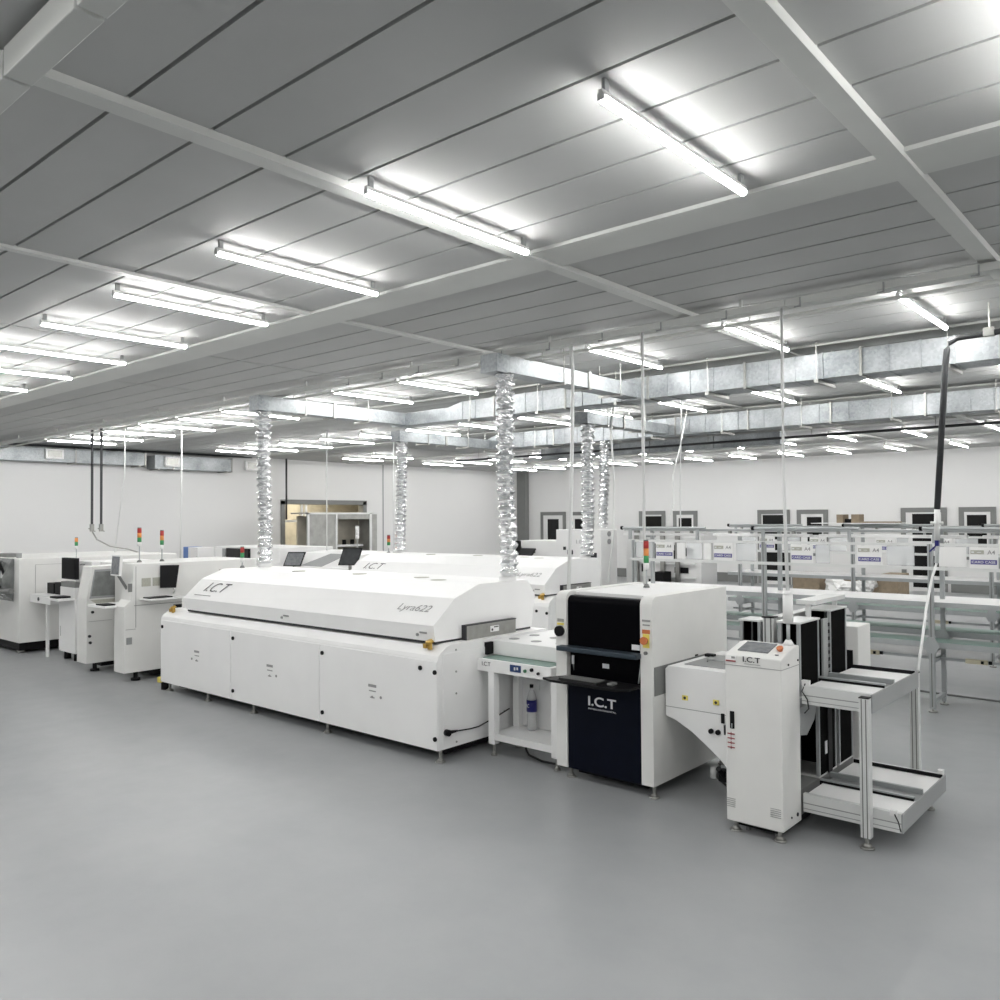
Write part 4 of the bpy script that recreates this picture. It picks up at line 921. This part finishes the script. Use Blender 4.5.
for xx, yy in ((-13.05, 5.3), (-13.4, 5.3), (-13.05, 6.2)): B().cyl((xx, yy, 0), (xx, yy, .12), .05, 10).build('caster', 'black', t)
tower_lamp('amber signal lamp on the narrow feeder machine', -13.5, 5.46, 1.48, 1.66, .18, .024, ('green', 'amber'))
t = T('side_table', 'small pale side table between the two left machines', 'table', (-13.95, 5.3, 0))
B().box(-14.35, -13.55, 5.1, 5.7, .82, .95, .004).build('table_top', 'white2', t)
for xx in (-13.78,): 
    for yy in (5.15, 5.65): B().box(xx - .02, xx + .02, yy - .02, yy + .02, 0, .82).build('leg', 'white2', t)
B().cyl((-14.0, 5.09, .885), (-14.0, 5.1, .885), .03, 8).build('lock', 'ink', t)
tag(B().box(-14.2, -13.95, 5.3, 5.5, .952, 1.12).box(-13.9, -13.6, 5.3, 5.55, .952, 1.14).box(-14.0, -13.9, 5.4, 5.5, .952, 1.0).build('label_printer', 'black'), 'black label printer on the small pale side table', 'printer')
# machine A
t = T('placement_machine', 'leftmost white placement machine with a grey hood and black handle', 'machine', (-15.3, 5.9, 0))
B().box(-16.8, -14.42, 4.96, 7.6, .17, 1.50, .008).build('cabinet', 'warm', t)
B().box(-16.7, -14.5, 5.0, 6.5, .04, .17).build('base_frame', 'black', t)
hd = B().prism([(4.93, 1.5), (4.78, 1.2), (4.82, .95), (4.95, .82), (4.96, 1.5)], 'x', -16.4, -14.62).build('window_hood', 'smoke', t, 'grey smoked hood')
B().tube([(-14.95, 4.88, 1.45), (-14.78, 4.80, 1.42), (-14.68, 4.82, 1.30), (-14.66, 4.84, 1.1), (-14.74, 4.80, 1.05), (-14.85, 4.82, 1.2), (-14.9, 4.85, 1.42)], .022, 6).build('handle', 'black', hd)
B().cyl((-14.9, 4.80, .98), (-14.45, 4.86, 1.0), .03, 8, r2=.045).cyl((-15.8, 4.76, .93), (-14.9, 4.80, .98), .03, 8).build('grab_bar', 'greyd', hd)
B().box(-14.42, -14.415, 5.2, 5.204, .9, 1.4).box(-14.42, -14.415, 5.2, 5.9, 1.4, 1.404).build('seam', 'inkg', t)
B().box(-14.95, -14.88, 5.1, 5.16, 1.5, 1.58).build('top_bracket', 'grey', t)
B().box(-15.75, -15.35, 5.1, 5.3, 1.5, 1.56, .01).build('top_box', 'greyd', t)
for xx in (-14.6, -15.6, -16.6):
    for yy in (5.06, 6.4): B().cyl((xx, yy, 0), (xx, yy, .05), .06, 12).build('foot', 'steel', t)

# ------------------------------------------------------------------ second line machines behind the nearest oven
t = T('screen_machine', 'white machine with grey slanted hood and two monitors behind the oven', 'machine', (-12.7, 9.9, 0))
B().box(-13.95, -12.02, 9.62, 10.8, .1, 1.20, .008).build('cabinet', 'white', t)
B().prism([(9.70, 1.20), (9.95, 1.44), (10.7, 1.48), (10.7, 1.20)], 'x', -13.9, -12.02).build('hood', 'white', t)
B().hull([(-13.6, 9.705, 1.20), (-12.92, 9.705, 1.20), (-12.92, 9.69, 1.20), (-13.6, 9.69, 1.20)], [(-12.95, 9.945, 1.43), (-12.45, 9.945, 1.43), (-12.45, 9.935, 1.44), (-12.95, 9.935, 1.44)]).build('hood_window', 'grey', t, 'grey window strip')
def tilted(parent, x, y, z0, z1, w, m):
    a = Vector((.86, .5, 0)).normalized() * w / 2; c = Vector((x, y, 0)); up = Vector((.03, .1, 0)); th = Vector((-.5, .86, 0)) * .03
    lo = [c - a + Vector((0, 0, z0)), c + a + Vector((0, 0, z0)), c + a + th + Vector((0, 0, z0)), c - a + th + Vector((0, 0, z0))]
    hi = [p + up + Vector((0, 0, z1 - z0)) for p in lo]
    f = B().hull(lo, hi).build('monitor', 'black', parent)
    e = a * .9; th2 = -th * .12; k = .08
    l2 = [c - e + th2 + up * k + Vector((0, 0, z0 + .02)), c + e + th2 + up * k + Vector((0, 0, z0 + .02)), c + e + up * k + Vector((0, 0, z0 + .02)), c - e + up * k + Vector((0, 0, z0 + .02))]
    h2 = [p + up * .85 + Vector((0, 0, z1 - z0 - .04)) for p in l2]
    B().hull(l2, h2).build('screen', m, f)
    B().box(x - .02, x + .02, y + .04, y + .08, z0 - .12, z0 + .1).build('monitor_arm', 'steel', parent)
tilted(t, -13.6, 9.5, 1.20, 1.47, .36, 'screeng')
tilted(t, -11.9, 9.5, 1.27, 1.58, .36, 'screen')
B().box(-14.0, -12.02, 9.3, 9.62, 1.10, 1.13).build('side_shelf', 'white2', t)
B().box(-12.5, -12.1, 9.35, 9.5, 1.13, 1.145).build('keyboard', 'black', t)
B().box(-13.8, -12.1, 9.7, 10.6, 0, .1).build('plinth', 'black', t)
tower_lamp('white unlit signal lamp on the machine with the grey slanted hood', -12.6, 10.3, 1.52, 1.72, .25, .035, ('acrylw', 'acrylw'))
t = T('placement_machine', 'white placement machine in the rear line, dark window in its front', 'machine', (-15, 9.9, 0))
B().box(-16.4, -14.0, 9.2, 10.8, .1, 1.25, .008).box(-16.4, -14.0, 9.5, 10.8, 1.25, 1.54, .008).build('cabinet', 'white2', t)
B().box(-15.85, -15.02, 9.44, 9.5, 1.26, 1.51, .004).build('front_window', 'glass', t, 'dark window')
B().box(-16.0, -15.9, 9.44, 9.5, 1.28, 1.5).build('side_pillar', 'grey', t)
B().box(-16.3, -14.1, 9.3, 10.7, 0, .1).build('plinth', 'black', t)
tag(B().box(-17.35, -16.95, 9.4, 9.8, 0, 1.5, .01).build('storage_cabinet', 'white2'), 'pale narrow cabinet left of the rear placement machine', 'cabinet')
tag(B().box(-17.75, -17.42, 9.5, 9.8, 0, 1.5, .01).build('storage_cabinet', 'bluep'), 'blue narrow cabinet in the rear left behind the machines', 'cabinet')
t = T('storage_cabinet', 'large pale cabinet in front of the left wall beside the foil hose', 'cabinet', (-18.2, 12.4, 0))
B().box(-19.2, -17.25, 12.0, 12.8, 0, 1.4, .01).build('cabinet_body', 'white2', t)
B().box(-18.24, -18.22, 11.985, 12.0, .1, 1.35).build('door_gap', 'inkg', t)
# grey booth in front of the glazed opening
t = T('inspection_booth', 'grey framed booth with a lit window by the left wall opening', 'booth', (-19.3, 15, 0))
B().box(-19.06, -19.0, 13.8, 16.28, 0, .9).box(-19.06, -19.0, 13.8, 14.8, .9, 2.25).box(-19.06, -19.0, 16.02, 16.28, .9, 2.25).box(-19.06, -19.0, 14.8, 16.02, 2.1, 2.25)\
    .box(-19.8, -19.06, 16.22, 16.28, 0, 2.25).box(-19.8, -19.0, 13.8, 16.28, 2.25, 2.29).build('booth_panel', 'booth', t)
B().box(-19.0, -18.97, 13.78, 13.84, 0, 2.28).box(-19.0, -18.97, 15.98, 16.06, 0, 2.28).box(-19.0, -18.97, 13.78, 16.3, 2.24, 2.29).box(-19.0, -18.97, 14.74, 14.8, 0, 2.24).build('booth_frame', 'alu_w', t)
B().box(-19.8, -19.76, 14.0, 16.2, 0, 2.2).build('inner_wall', 'curtain', t)
B().box(-19.75, -19.3, 14.9, 16.0, 1.3, 1.36).box(-19.75, -19.6, 15.0, 15.25, 1.75, 2.05).build('inner_shelf', 'white2', t)
for yy in (15.1, 15.45, 15.75): B().cyl((-19.5, yy, 1.36), (-19.5, yy, 1.5), .06, 10).build('wall_hook', 'black', t)

# ------------------------------------------------------------------ camera, render look
cam = bpy.data.cameras.new('camera'); co = bpy.data.objects.new('camera', cam); C.objects.link(co)
cam.sensor_width = 36; cam.sensor_fit = 'HORIZONTAL'; cam.lens = FPX / 1000 * 36; cam.clip_start = .05; cam.clip_end = 100
R = Matrix((RV, UV, -FV)).transposed().to_4x4()
co.matrix_world = Matrix.Translation(CAM) @ R
sc.camera = co
w = bpy.data.worlds.new('world'); sc.world = w; w.use_nodes = True
w.node_tree.nodes['Background'].inputs['Color'].default_value = (.05, .05, .05, 1)
vs = sc.view_settings; vs.view_transform = 'Standard'; vs.look = 'None'; vs.gamma = 1; vs.use_curve_mapping = False
vs.exposure = 0.75
